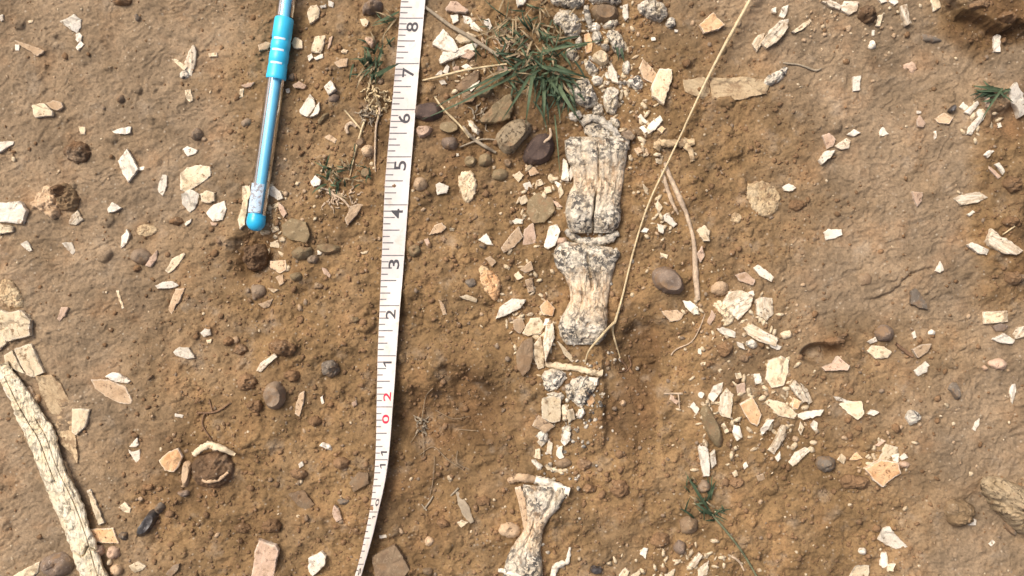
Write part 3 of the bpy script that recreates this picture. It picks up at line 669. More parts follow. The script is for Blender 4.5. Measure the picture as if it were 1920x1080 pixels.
C tan 2.4|962,600 978,596 985,612 975,625 964,618|tan chip above the flat brown leaning stone
C cream 1.8|1045,640 1052,645 1078,673 1073,679 1058,665|pale splinter under the middle toe bone's knuckle
B fossil 7.0|1193,14 1205,2 1225,0 1245,10 1252,25 1248,38 1230,43 1215,35 1200,26|large knobbly speckled bone lump at the top edge
B fossil 4.5|1250,40 1256,30 1266,38 1268,48 1258,56 1248,50|small knob at the end of the speckled bone lump
C orange 3.4|1310,48 1335,27 1342,35 1357,48 1345,57 1318,64|salmon-coloured shard beside the straw
C white 1.4|1221,71 1228,70 1229,76 1222,77|tiny white bead under the speckled bone lump
C white 1.2|1264,56 1271,56 1270,61 1265,61|tiny pinkish bead by the small knob
C tan 2.4|1198,130 1205,112 1218,125 1230,140 1225,157 1206,150|dull tan shard beside the yellow lozenge shard
B fossil 3.6|1170,155 1185,145 1200,140 1208,160 1200,172 1185,166|speckled nugget beside the dull tan shard
C cream 4.0|1220,165 1235,132 1258,133 1258,150 1242,198 1222,182|yellow-cream lozenge shard standing proud
C buried 1.2|1280,152 1318,146 1326,150 1334,183 1318,186 1284,172|stained stub end of the half-buried bone slab under the straw
C buried 1.4|1328,147 1365,148 1400,145 1430,150 1440,160 1434,176 1405,182 1385,188 1338,185|broad half-buried cream bone slab crossed by the straw
B fossil 3.4|1430,150 1445,140 1460,130 1478,125 1475,140 1455,158 1435,165|white knobbly end beyond the half-buried bone bar
C white 1.8|1195,220 1200,215 1215,230 1210,233|thin white chip beside a small X of chips
C white 2.6|1210,245 1220,230 1236,218 1242,226 1226,245 1216,251|white bar chip of the small X of chips
C white 1.8|1198,240 1206,237 1215,246 1208,250|short arm chip of the small X of chips
C orange 1.8|1232,243 1240,236 1247,242 1240,251|yellowish nugget next to the white bar chip
C cream 2.2|1228,296 1243,293 1241,308 1230,306|cream cube under the forked white twiglet
C tan 1.6|1188,280 1198,276 1204,284 1194,290|tan chip beside the upper toe bone's head
C tan 1.6|1206,282 1212,278 1216,290 1211,293|small tan sliver beside the upper toe bone's head
C white 3.2|1052,337 1056,297 1062,302 1067,325 1065,341|white upright spike against the upper toe bone
C white 2.4|1065,327 1070,312 1074,328 1070,340|shorter spike beside the white upright spike
C white 1.6|1038,335 1045,341 1052,346 1047,352 1040,345|small white chip below the white spikes
C white 1.6|980,346 992,340 998,350 988,358|small pale chip among crumbs near the dark red rock
C cream 1.6|1005,340 1014,336 1019,346 1009,350|cream crumb chip nearest the white spikes
C cream 1.6|972,372 985,366 990,378 978,385|pale chip on the ochre crumbs
C cream 1.6|1020,352 1032,350 1034,360 1024,363|pale chip between the slab and the white spikes
C pink 1.8|1035,376 1048,381 1054,389 1044,389|pinkish sliver by the upper toe bone's knuckle
C white 2.6|1446,18 1453,16 1452,27 1446,25|small white bead at the top near the ribbed shards
C white 2.8|1460,32 1465,15 1477,10 1475,25 1468,36|white triangular head above the ribbed white shard
C fibre 4.2|1425,82 1440,60 1460,42 1474,40 1473,56 1462,72 1452,82 1436,92|ribbed white shard, largest near the top beside the straw
C fibre 3.2|1408,83 1420,68 1432,64 1428,82 1417,98|ribbed white shard's pointed lower neighbour
C cream 2.0|1483,62 1500,48 1518,36 1520,42 1505,55 1490,63|greenish cream spindle shard on bare mud
C fibre 2.6|1540,5 1556,2 1575,12 1572,20 1556,15|fibrous white strip at the top beside the dark clod
C fibre 3.2|1574,14 1582,3 1607,6 1604,22 1590,29 1577,22|fibrous white block at the top beside the dark clod
K darkclod 6.5|@1625,28,19,18,0|round dark clod beside the fibrous white block
C cream 2.0|1640,50 1645,30 1653,28 1653,34 1647,51|thin upright chip touching the round dark clod
B white 2.2|1624,90 1634,74 1641,80 1640,92|small pinkish white heap-shaped chip under the dark clod
C white 1.0|1635,57 1640,57 1639,67 1635,66|tiny chip strung under the dark clod
C fibre 3.0|1685,14 1697,10 1700,30 1704,45 1695,51 1689,35|upright fibrous peg shard near the top
C white 2.4|1644,0 1655,-6 1662,4 1652,7|white chip cut by the top edge, nearer the dark clod
C white 2.4|1664,3 1680,-4 1683,5 1676,11|white chip cut by the top edge near the fibrous peg
C cream 3.0|1743,-2 1760,-2 1763,14 1749,22|cream block hanging at the lip of the broken ledge
S slate 2.6|1725,68 1735,62 1750,70 1768,75 1760,81 1730,80|slate-grey flat pebble below the top edge
C white 2.8|1860,70 1868,65 1876,78 1873,97 1862,98|upright white shard just below the broken ledge
U pink 0.9|1692,120 1717,115 1718,138 1705,138 1703,128 1694,130|faint pinkish patch of bone flush with the mud
C white 1.8|1597,145 1612,143 1610,170 1598,172|small upright white tablet on bare mud
C tan 3.0|1750,224 1768,213 1782,222 1775,233 1758,231|tan wedge stone-like shard beside the black pebble
R black 3.0|1773,209 1788,194 1793,202 1781,216|small black pebble beside the tan wedge
C white 2.6|1798,200 1805,192 1815,202 1808,208|rounded white bit topping the white cluster by the green sprig
C white 3.0|1806,211 1830,190 1834,196 1817,216|slanted white bar in the cluster by the green sprig
C white 2.6|1828,212 1834,205 1843,216 1842,226 1833,222|short white chip joining two bars by the green sprig
C white 3.2|1811,252 1814,240 1832,219 1840,226 1820,253|longest white bar lowest in the cluster by the sprig
C pink 2.0|1845,180 1850,180 1853,203 1847,201|orange-edged white peg beside the green sprig
C white 4.0|1890,170 1898,158 1912,175 1917,190 1915,215 1905,222 1897,200|tall pale shard at the edge over the red hollow
C pink 1.8|1717,228 1722,218 1733,233 1728,240 1719,238|small pinkish chip facing the tan wedge's thin end
C white 1.2|1717,209 1725,208 1726,213 1719,214|tiny cream chip above the small pinkish chip
C pink 2.6|1540,255 1553,250 1565,262 1560,275 1550,279|pinkish block heading the four-piece cluster
C white 2.2|1587,253 1600,243 1612,250 1600,257|white curved chip of the four-piece cluster
C fibre 2.6|1563,275 1585,260 1593,264 1590,278 1575,281|ribbed middle chip of the four-piece cluster
C white 2.8|1533,301 1545,285 1563,283 1555,295 1538,309|white pointed chip lowest in the four-piece cluster
C white 1.6|1648,248 1655,237 1665,252 1650,256|small white triangle alone on mud
C white 1.4|1750,247 1755,245 1755,258 1751,262|tiny white drip-shaped chip under the tan wedge
C white 1.8|1843,291 1853,282 1862,284 1850,296|small white bar above the paired slivers
C pink 2.0|1852,311 1860,318 1875,331 1870,336 1856,322|pinkish one of the paired slivers
C white 2.2|1863,308 1871,306 1881,321 1878,328|white one of the paired slivers
C white 1.2|1868,232 1874,230 1877,238 1870,240|tiny pale bead under the tall edge shard
C pink 2.4|1708,360 1728,362 1725,378 1718,387 1710,371|pink teardrop chip with a dark shadow
C fibre 2.8|1788,373 1800,366 1835,360 1851,370 1830,380 1800,385|long fibrous white shard toward the far bank
C white 1.6|1812,403 1822,395 1826,398 1815,406|small white sliver under the long fibrous shard
C white 2.4|1544,436 1552,430 1575,430 1577,440 1565,447 1548,450|white ring-like chip with a dark heart on mud
C fibre 3.6|1845,452 1853,430 1870,440 1912,470 1900,478 1880,475 1850,462|largest fibrous shard of the far-bank pair
C white 2.6|1810,460 1820,455 1850,468 1846,478 1830,475|white blunt shard leaning to the largest fibrous one
C white 1.8|1752,508 1762,490 1769,507 1760,511|small pale triangle under the far-bank crumbs
C slate 3.0|1705,547 1715,540 1728,560 1737,580 1722,577 1705,570|grey leaf-shaped stone shard on mud
S brown 1.6|@1622,523,15,13,160|dark flat pebble sunk in the grey mud
S mauve 6.0|@1657,625,21,18,0|grey cobble with a white chip tucked beside it
C white 2.0|1625,640 1640,632 1643,640 1630,645|white chip tucked beside the grey cobble
C cream 2.4|1625,658 1635,648 1655,650 1668,660 1662,670 1640,672|cream oval shard under the grey cobble
C white 1.6|1709,625 1714,620 1718,632 1712,635|tiny white chip, one of two dots by the grey cobble
S white 1.8|@1747,624,7,6,0|tiny white pebble farther from the grey cobble
C tan 2.6|1708,655 1725,646 1742,645 1735,660 1718,671|tan arrow-shaped shard at the end of a brown twig
C white 2.4|1713,695 1725,685 1735,678 1740,685 1735,697 1720,705|cream bar chip below the tan arrow-shaped shard
C cream 2.8|1842,585 1885,583 1886,603 1843,607|cream rectangular tablet above the lilac flake
C mauve 1.8|1858,611 1875,606 1888,610 1880,621 1866,621|lilac flake below the cream tablet
C white 2.6|1858,636 1880,625 1900,637 1895,645 1875,643|white fish-shaped chip below the lilac flake
C fibre 3.0|1898,627 1905,615 1921,611 1921,630 1903,635|white block at the edge beside the fish-shaped chip
S pink 3.6|@1870,682,18,13,0|pinkish round pebble toward the far edge
S pink 1.8|@1846,690,6,5,0|tiny pebble beside the pinkish round pebble
C pink 3.4|1540,688 1560,681 1570,668 1590,685 1585,693 1545,694|pinkish flake lying over the dark pit
K clod 2.4|@1562,640,20,8,0|clod on the rim of the dark pit
S cream 2.6|@1475,627,11,10,0|pale round pebble beside the fibrous cluster
R mauve 8.0|1220,515 1230,502 1250,498 1270,510 1284,530 1280,550 1255,553 1228,540|smooth purple-grey cobble between straw and root
C cream 2.6|1305,432 1320,423 1328,435 1328,452 1318,452|cream tooth-shaped chip beside the white root
C pink 1.6|1305,478 1315,462 1320,480 1312,492|reddish flake beside the white root
C cream 2.0|1228,385 1233,376 1241,390 1234,402|tan peg chip near the white root's upper end
C white 2.0|1241,406 1250,400 1268,420 1262,426 1246,415|white crumbly bar between straw and root
C white 1.8|1232,420 1245,424 1243,438 1235,434|small white chip under the crumbly bar
C white 1.6|1200,434 1208,427 1216,430 1212,437|small white chip touching the straw near the knuckle
C cream 1.6|1205,345 1213,352 1216,366 1209,362|small pale sliver between upper toe bone and straw
C cream 1.2|1238,474 1252,478 1250,485 1240,482|tiny cream fleck above the purple-grey cobble
C white 2.4|1280,564 1293,565 1307,575 1309,588 1300,590 1285,576|white club-shaped chip at the foot of the root
F tan 2.6|1240,583 1270,582 1280,590 1275,600 1255,602|flat brown flake below the purple-grey cobble
C pink 2.6|1378,516 1395,510 1413,525 1410,535 1385,526|pinkish brick-shaped chip above the fan of fibres
C white 2.6|1411,503 1420,497 1440,510 1450,520 1445,528 1425,518|white rod-shaped chip above the fan of fibres
S tan 4.0|1330,542 1345,525 1362,530 1368,545 1355,556 1338,552|tan shell-like pebble at the fan of fibres
C fibre 3.4|1353,572 1365,547 1388,545 1410,555 1405,575 1383,600 1366,586|striped fan-shaped fibrous bone shard
B cream 3.2|1335,567 1348,562 1360,572 1372,586 1376,602 1366,610 1352,592|holed cream knobby piece below the striped fan
C fibre 3.2|1415,562 1428,557 1447,560 1449,588 1436,600 1418,590|squarish fibrous white block in the dense cluster
C fibre 3.0|1393,615 1410,608 1435,622 1457,633 1451,648 1422,640 1402,627|broad fibrous shard under the squarish block
C white 2.4|1343,616 1355,613 1378,622 1376,633 1352,626|white flat chip under the holed knobby piece
B fossil 2.6|1397,642 1410,636 1422,642 1416,655 1401,650|grey speckled nugget in the dense cluster
C white 1.8|1380,641 1392,644 1395,655 1384,651|small white chip beside the grey speckled nugget
C pink 1.8|1325,603 1335,582 1342,592 1331,609|pinkish sliver pointing at the holed cream piece
K clod 4.0|@1358,655,16,17,80|buried brown clod under the dense cluster
C cream 3.0|1435,710 1440,676 1465,668 1477,675 1475,700 1468,722 1445,726|large cream tablet shard below the dense cluster
C white 2.0|1412,702 1424,700 1427,716 1415,720|small white chip beside the large cream tablet
C white 1.6|1308,655 1315,652 1314,665 1309,663|small white chip in the dirt below the clod
C cream 1.2|1313,681 1323,678 1321,684 1314,685|tiny cream oval above the white peg row
C white 2.4|1293,762 1300,753 1310,766 1305,777|white bean-shaped chip at the head of the buried strip
R olive 3.0|1310,766 1325,755 1345,785 1356,820 1350,842 1335,830 1318,800|long olive-brown strip half buried in soil
C white 2.4|1327,745 1337,724 1355,717 1350,735 1336,753|white peg leaning above the olive strip
C fibre 2.8|1347,775 1350,742 1362,728 1374,740 1368,783 1355,780|mottled cream upright shard beside the orange diamond
C pink 2.4|1380,722 1395,717 1397,735 1383,738|pinkish small tablet above the orange diamond
C orange 3.0|1386,757 1410,745 1425,775 1418,798 1404,790|orange-centred diamond shard below the pinkish tablet
C white 1.6|@1314,740,6,6,0|small white bead chip above the olive strip
C white 2.6|1372,810 1375,796 1385,798 1390,818 1380,826|white molar-shaped chip below the orange diamond
C cream 1.6|1352,796 1358,793 1366,808 1359,812|small pale oval chip beside the molar-shaped chip
C white 3.0|1308,838 1315,830 1327,842 1329,862 1328,890 1318,890 1312,865|tall white figure-shaped chip near the green sprig
C white 2.6|1330,850 1338,842 1341,868 1333,877|narrow white chip beside the figure-shaped one
S greybrown 4.5|@1320,912,14,13,0|grey-brown pebble under the figure-shaped chip
S brown 5.0|@1291,985,18,19,0|round brown stone beside the green sprig's middle
S mauve 4.5|@1274,1026,13,14,0|purple-grey pebble near the lower edge
K clod 4.5|@1238,1012,19,16,0|crumbly clod beside the purple-grey pebble
C white 1.8|1200,1038 1206,1026 1215,1028 1210,1046|small white oval chip at the lower dirt bank
R black 2.6|@1118,1068,14,9,0|black pebble at the lower edge
C fibre 2.4|1290,1058 1310,1035 1316,1040 1300,1063|fibrous white sliver at the lower edge, upper one
C fibre 2.2|1308,1068 1328,1050 1326,1076 1310,1082|fibrous pale chip at the lower edge beside the sprig stem
C cream 1.8|1245,1077 1265,1067 1262,1084 1248,1086|cream chip cut by the lower edge
C cream 1.8|1160,1078 1172,1064 1180,1070 1172,1086|cream sliver cut by the lower edge near the black pebble
C cream 1.5|1182,1080 1198,1068 1200,1075 1190,1086|pale crooked sliver cut by the lower edge
S tan 4.2|@955,993,21,17,0|round tan pebble leaning on the lowest toe bone
K clod 3.6|@1162,915,21,17,0|small clod ringed by crumbs below the trench
S tan 1.8|@1168,755,7,6,0|tiny tan pebble in the trench
K clod 3.0|@1095,870,16,11,0|brown clod under the white crescent
S brown 3.0|@1055,868,17,10,0|dark brown pebble beside the white crescent chips
C cream 3.2|1435,755 1442,749 1470,755 1493,775 1488,784 1460,779|cream loaf-shaped shard with a ribbed tail
C white 2.6|1492,777 1515,770 1542,768 1535,778 1505,786|ribbed white tail beyond the loaf-shaped shard
C fibre 3.0|1478,722 1490,713 1503,730 1512,752 1503,752 1490,740|fibrous curved shard above the loaf-shaped one
C fibre 3.0|1500,718 1512,730 1521,752 1514,757 1506,740|slim outer rib beside the fibrous curved shard
C orange 2.2|1487,745 1500,752 1494,766 1484,762|orange flake between the ribs and the loaf shard
C white 2.2|1519,797 1525,788 1532,792 1530,806 1524,806|small white knuckle chip under the ribbed tail
C fibre 3.0|1440,842 1453,820 1464,796 1473,799 1467,822 1450,850|long leaning fibrous splinter below the loaf shard
C white 2.2|1425,806 1438,786 1449,786 1437,804 1428,814|white bar beside the orange diamond's tip
C cream 1.8|1500,790 1506,800 1500,815 1496,806|small thin chip between splinter and knuckle chip
C fibre 2.6|1478,866 1490,848 1510,838 1518,844 1500,860 1486,873|curved fibrous splinter above the dark glossy stone
C white 1.6|1452,857 1462,847 1463,858 1456,864|small white chip at the long splinter's foot
C white 1.8|1562,743 1575,745 1590,751 1588,756 1568,750|thin white bar above the cream trapezoid
C cream 2.8|1573,758 1590,752 1613,752 1617,775 1605,785 1590,775|cream trapezoid shard with a white arrow beside it
C white 2.0|1625,775 1633,767 1646,772 1636,779|small white arrow-shaped chip beside the trapezoid
B fossil 3.6|1694,781 1705,768 1718,770 1729,783 1716,793 1706,799|purple-and-white crystalline nugget alone on ochre soil
R slate 3.6|1774,727 1790,712 1798,733 1800,748 1790,750 1784,738|rough slate-grey stone in bare mud
C white 1.6|1891,737 1895,722 1902,720 1902,735 1897,757|white fin-shaped chip near the far edge
C white 1.6|1822,804 1828,790 1836,784 1834,796 1828,808|small white peg chip in bare mud
S slate 6.5|@1547,870,17,20,90|dark glossy round stone beside small orange flakes
C cream 2.0|1569,862 1578,850 1585,858 1581,869|cream teardrop chip next to the dark glossy stone
C orange 1.6|1592,862 1606,847 1615,858 1605,862|thin orange flake near the big orange-white plate
C orange 3.6|1618,877 1648,861 1680,866 1684,884 1650,910 1638,901|big orange-and-white plate shard
C cream 2.6|1648,860 1660,832 1681,838 1681,848 1662,862|cream shard rising behind the big orange-white plate
C white 2.0|1671,853 1685,850 1683,866 1674,864|small white chip between cream shard and white nugget
C white 2.2|1685,857 1695,850 1701,857 1690,863|white nugget near the big plate's corner
S pink 2.2|@1695,871,11,7,0|flat tan pebble under the white nugget
C pink 1.6|1640,835 1652,823 1660,827 1648,836|pinkish sliver above the cream rising shard
K clod 4.4|1570,898 1585,888 1615,892 1637,900 1634,914 1600,917 1576,914|flat brown clod with a dark crack beneath the plate
C white 3.0|1645,1010 1655,990 1668,987 1676,1000 1701,1025 1680,1029 1660,1020|large white boot-shaped shard
S white 2.4|@1617,1033,7,8,90|round white bead pebble beside the boot-shaped shard
C white 2.2|1648,1058 1652,1035 1660,1035 1664,1058 1655,1064|white peg under the boot-shaped shard
C cream 3.0|1588,1084 1605,1060 1628,1060 1625,1086|cream block at the lower edge beneath the bead pebble
C cream 2.0|1664,1058 1676,1055 1672,1068 1662,1070|small cream chip at the peg's foot
K mud 9.0|@1797,960,30,28,0|large muddy clod beside the pale overhanging rock
K palerock 17.0|1832,908 1843,893 1870,892 1893,904 1920,912 1955,935 1955,1010 1912,1004 1882,978 1850,942|big rough pale rock casting a long shadow
R slate 3.0|1880,975 1895,985 1908,1002 1898,1005 1884,992|dark flake under the big pale rock
C white 1.8|1810,977 1820,970 1830,974 1828,984 1815,985|white chip at the foot of the large muddy clod
C white 1.4|1852,1019 1860,1012 1865,1016 1857,1023|tiny white chip in the big rock's shadow
B fossil 6.0|1035,35 1048,20 1068,18 1085,32 1092,55 1080,75 1062,72 1052,50 1040,48|knobbly white bone with dark hollow behind the large grass
B fossil 6.0|1028,-6 1060,-12 1095,-8 1098,8 1082,18 1055,14 1036,10|speckled bone knob cut by the top edge
B fossil 6.0|1103,-6 1130,-12 1164,-8 1166,8 1152,14 1120,10 1106,6|speckled bone rim above the brown hollow
R brown 5.0|1106,12 1130,8 1160,14 1158,36 1138,45 1112,38|brown dirt-filled stone inside the speckled rim
B white 4.0|1104,52 1110,42 1122,43 1128,52 1120,62 1108,60|pinkish white knob at the brown hollow's lip
B fossil 4.0|1128,48 1142,38 1158,36 1160,48 1148,54 1134,56|grey knobby strip at the brown hollow's lip
B fossil 5.0|1134,62 1148,54 1162,60 1172,85 1166,112 1154,102 1142,82|speckled elongated bone under the knobby strip
C white 3.6|1168,12 1176,10 1178,34 1172,40 1167,30|bright upright white peg beside the brown hollow
C orange 4.0|1095,66 1104,62 1110,80 1109,98 1098,101|orange upright block among speckled bones
R cream 4.6|1108,108 1118,97 1130,92 1145,112 1130,128 1115,118|smooth cream pebble-like block among speckled bones
B fossil 3.6|1095,120 1103,113 1118,124 1124,135 1110,142 1100,136|small speckled nugget below the smooth cream block
C white 3.2|1139,128 1147,122 1156,140 1158,158 1148,155 1141,145|curved white shell-like shard in the bone column
B fossil 4.6|1080,72 1090,66 1092,84 1084,95 1076,88|small white-grey knob beside the orange block
B fossil 7.5|1066,165 1080,150 1096,145 1108,158 1120,182 1122,200 1104,206 1086,198 1070,182|stout knobbly bone with white cap beside the grass
B fossil 6.0|1131,172 1140,161 1158,164 1160,190 1156,214 1140,216 1132,200|upright blocky speckled bone beside the stout knobbly one
B cream 2.4|1120,164 1130,158 1136,163 1128,168|small cream bit between two speckled bones
C greybrown 4.0|1165,250 1178,244 1190,256 1184,264 1170,262|dull block at the shoulder of the upper toe bone
B fossil 4.5|1016,697 1036,690 1060,695 1062,712 1048,728 1032,735 1018,726|darker green-grey half of the broken speckled joint bone
B fossil 4.5|1068,712 1090,704 1124,708 1122,722 1108,742 1092,766 1080,760 1070,742|white triangular half of the broken joint bone
C white 3.4|1104,706 1120,708 1118,722 1106,722|small white block at the end of the pale joint bar
C cream 4.0|1016,748 1040,740 1051,746 1050,788 1035,791 1016,782|cream upright block under the broken joint bone
C tan 3.6|998,797 1010,778 1040,798 1022,811|brown tile with pale edges under the cream block
B white 2.0|993,862 1002,860 1018,872 1016,880 1004,878|small pinkish bar at the end of the thin curved rim
C tan 1.4|140,930 147,936 165,984 160,990 148,962|thin orange edge sliver flanking the long bone shaft
C tan 2.6|966,914 976,912 984,930 988,960 990,988 982,990 976,955|thin tan strip down the side of the lowest toe bone
B fossil 4.5|1092,234 1110,224 1130,232 1152,250 1142,264 1110,264 1095,250|wedge of speckled bone capping the upper toe bone
U crust 1.6|1395,348 1420,338 1450,345 1466,368 1456,398 1440,410 1424,405 1404,385|crumbly cream patch on mud beyond the white root
C white 1.6|1466,350 1478,344 1492,352 1484,359 1470,358|small white chip at the corner of the crumbly cream patch
K clod 2.8|@1492,385,16,12,0|small brown clod beyond the crumbly cream patch
U crust 1.2|@1380,408,13,11,0|little pale crust spot between the white root and the crumbly patch
U crust 1.4|895,505 905,498 915,500 925,512 915,520 900,518|knobby ochre rim at the head of the mottled plate
F brown 3.5|866,180 880,174 892,180 888,192 872,194|brown nub between the bark-like stone and the olive rock
R mauve 3.5|930,128 944,120 958,128 952,142 936,142|dull purple stone sunk under the large grass
R greybrown 3.0|1042,190 1054,184 1062,196 1054,206 1044,204|grey-brown stone between grass and the stout knobbly bone
R olive 3.5|870,296 884,290 896,300 888,314 872,312|olive stone above the cream oval plate
R brown 3.0|942,300 956,296 962,310 950,318|brown stone tucked under the lumpy tan rock
C tan 1.8|985,310 1002,314 1010,325 995,330|tan flake under the dark red rock
C cream 1.6|962,330 974,322 982,330 972,342|cream chip lost among crumbs below the dark red rock
C cream 1.8|1046,352 1052,345 1056,362 1050,372|slim cream chip hugging the upper toe bone
R olive 3.0|676,318 690,312 698,324 688,336 676,332|olive stone below the upright dry stem
R brown 2.8|668,262 680,256 686,268 678,278 668,274|brown stone between the forking stem's prongs
S greybrown 3.0|@588,486,13,9,0|grey-brown pebble in the loose soil above the 2
R olive 3.5|590,462 610,455 640,462 636,474 606,478|low olive stone ledge near the tape at 3
S brown 2.4|@598,536,12,7,0|flat brown pebble in loose soil near the 3
S olive 2.6|@665,600,11,7,0|small olive pebble beside the tape near the 2
S brown 2.6|@1395,672,10,8,0|brown pebble among the dense cluster's lower chips
C white 1.6|1402,548 1412,545 1414,554 1404,556|tiny white chip on the fan-shaped shard's corner
C cream 1.6|1378,700 1388,698 1390,708 1380,710|tiny cream chip above the pinkish tablet
C white 1.6|1440,640 1450,642 1466,650 1460,656 1446,652|white sliver under the broad fibrous shard
C pink 1.8|1258,740 1272,752 1268,758 1256,748|small pinkish sliver at the trench edge
C white 1.4|1392,872 1399,866 1402,874 1396,880|tiny white chip beyond the narrow chip pair
C cream 1.4|1372,886 1380,882 1383,890 1376,894|tiny cream chip in loose soil beyond the figure-shaped shard
C tan 1.6|1418,892 1430,888 1434,898 1422,902|tan chip in loose soil beyond the figure-shaped shard
B fossil 5.0|1058,722 1070,715 1080,735 1076,752 1062,748|dark crushed lump between halves of the broken joint bone
B fossil 3.6|1020,738 1040,733 1058,738 1056,752 1040,748|speckled crumb of bone above the cream upright block
B white 3.4|1082,768 1094,764 1098,776 1090,786 1080,782|white crumb of bone at the tip of the broken joint bone
B fibre 3.6|1052,758 1064,756 1068,778 1060,792 1052,784|brittle upright bit beside the cream upright block
B fossil 3.4|1006,812 1020,806 1030,814 1026,830 1010,828|pitted bone crumb below the brown tile
B fossil 3.4|1052,800 1066,796 1074,806 1064,816 1054,812|pitted bone crumb at the top of the white crescent
B fossil 4.4|1108,60 1124,58 1130,72 1120,84 1110,78|speckled crumb below the pinkish white knob
B fossil 4.4|1122,86 1136,80 1144,94 1134,100|speckled crumb above the smooth cream block
B fossil 4.4|1060,92 1076,88 1084,102 1074,116 1062,108|grey pitted crumb at the grass side of the bone column
B white 4.0|1108,146 1124,140 1132,152 1122,164 1110,158|white crumb between curved shard and stout knobbly bone
B fossil 4.0|1112,198 1128,192 1132,212 1122,222 1110,214|pitted crumb below the stout knobbly bone
B fossil 3.6|1166,118 1178,112 1184,128 1176,142 1166,136|dull speckled crumb beside the dull tan shard
B fossil 3.6|1064,212 1082,206 1094,216 1084,228 1068,226|speckled crumb where grass meets the upper toe bone
B fossil 3.6|1140,222 1156,220 1164,236 1152,244|small pitted crumb above the upper toe bone's shoulder
C buried 2.0|118,862 126,868 140,905 134,915 124,890|orange-stained sliver between tan strip and thin cream spike
C tan 2.2|46,728 58,724 72,752 66,768 54,752|tan sliver splitting off the top of the long bone shaft
C white 2.6|2,700 10,694 18,716 34,748 26,752 12,730|white splinter along the outer edge of the long bone shaft
C white 2.8|1059,806 1070,811 1067,826 1057,834 1051,826|upper half of a white crescent shard below the trench corner
C white 2.4|1046,838 1055,836 1053,847 1058,857 1049,860 1043,852|lower half of the white crescent shard
C fibre 2.4|1007,828 1019,818 1027,824 1015,838|upper arm of a horseshoe of pale shards
C fibre 2.4|1028,824 1037,832 1033,852 1025,847|long arm of the horseshoe of pale shards
C cream 2.2|1004,842 1013,841 1013,860 1003,857|short arm of the horseshoe of pale shards
C white 3.0|1032,702 1052,700 1064,708 1050,716 1036,712|pale splinter across the dark half of the broken joint bone
C cream 2.6|1060,770 1074,766 1078,784 1066,792|cream chip between brown tile and white bone crumb
C orange 2.6|1098,744 1110,740 1116,752 1104,762|small orange-stained chip beside the white half joint bone
K mud 6.0|104,372 112,346 128,341 148,365 151,388 132,398 114,394|crusty brown block joined to the large broken lump
C cream 1.8|60,384 76,362 84,366 74,388|pale flap on the side of the large broken lump
K clod 3.5|@452,655,14,11,0|little brown clod uphill of the paired brown clods
K clod 4.0|@548,705,16,12,0|brown clod between the white splinter and the knotty lump
K clod 4.5|@478,760,17,13,0|brown clod beneath the pale grey-tan stone
K clod 3.5|@590,790,15,11,0|low clod below the upright white peg
K clod 3.5|@430,640,13,9,0|small clod farthest toward the lone trapezoid chip
K clod 4.0|@640,868,18,12,0|low clod above the flat stone by the tape's bend
K clod 4.0|@510,985,20,14,0|clod above the large purplish-tan slab
K clod 3.2|@455,990,17,11,0|low clod between black lump and purplish-tan slab
K clod 4.0|@560,888,18,12,0|clod above the reddish-brown triangular stone
K clod 3.5|@705,952,12,9,0|clod lying against the tape's bend
K clod 3.4|@1380,905,16,11,0|low clod beyond the green sprig tip
K clod 3.6|@1105,915,15,10,0|small clod near the white rod-like rim
K clod 3.0|@905,940,14,10,0|small clod beyond the dry leaf
K clod 3.2|@830,980,13,10,0|small clod between leaf and brown slab
K clod 4.4|@1840,12,26,14,0|rust-brown clod on the lip of the broken ledge
K clod 4.0|@1888,34,20,12,0|rust-brown clod at the outer end of the broken ledge
K clod 4.0|@1898,345,22,15,0|reddish clod on the far bank above the fibrous shards
K clod 4.0|@1902,520,20,14,0|reddish clod on the far bank below the fibrous shards
K clod 3.5|@1895,415,18,11,0|flat reddish clod beside the straw stub
"""
KIND = {'C': ('chip', 'bone_fragment', 'bone fragment', 'bone fragments scattered on the dirt'), 'S': ('stone', 'pebble', 'pebble', 'pebbles in the dirt'),
        'F': ('chip', 'flat_stone', 'flat stone', 'flat stones in the dirt'), 'R': ('rock', 'rock', 'rock', 'rocks in the dirt'), 'K': ('clod', 'dirt_clod', 'dirt clod', 'clods of dirt'),
        'B': ('knob', 'knobbly_bone', 'bone', 'knobbly pieces of bone'), 'U': ('crust', 'bone_plate', 'bone plate', 'plates of bone half buried')}
rnd = random.Random(11)
for ln in DATA.strip().split('\n'):
    head, poly, label = ln.split('|'); k, mat, H = head.split(); st, nm, cat, grp = KIND[k]
    if k == 'C' and mat in ('slate', 'mauve', 'greybrown'): nm, cat, grp = 'stone_flake', 'stone flake', 'flakes of stone in the dirt'
    if k == 'R' and mat in ('tan', 'cream') and 'bone' in label: pass
    if k == 'K' and mat not in ('clod', 'darkclod'): nm, cat, grp = 'pebble', 'pebble', 'pebbles in the dirt'
    o = slab(nm, poly, float(H) / 1000 * (rnd.uniform(.65, 1.25) if k == 'C' else 1), mat, rnd, st); tag(o, label, cat, grp)

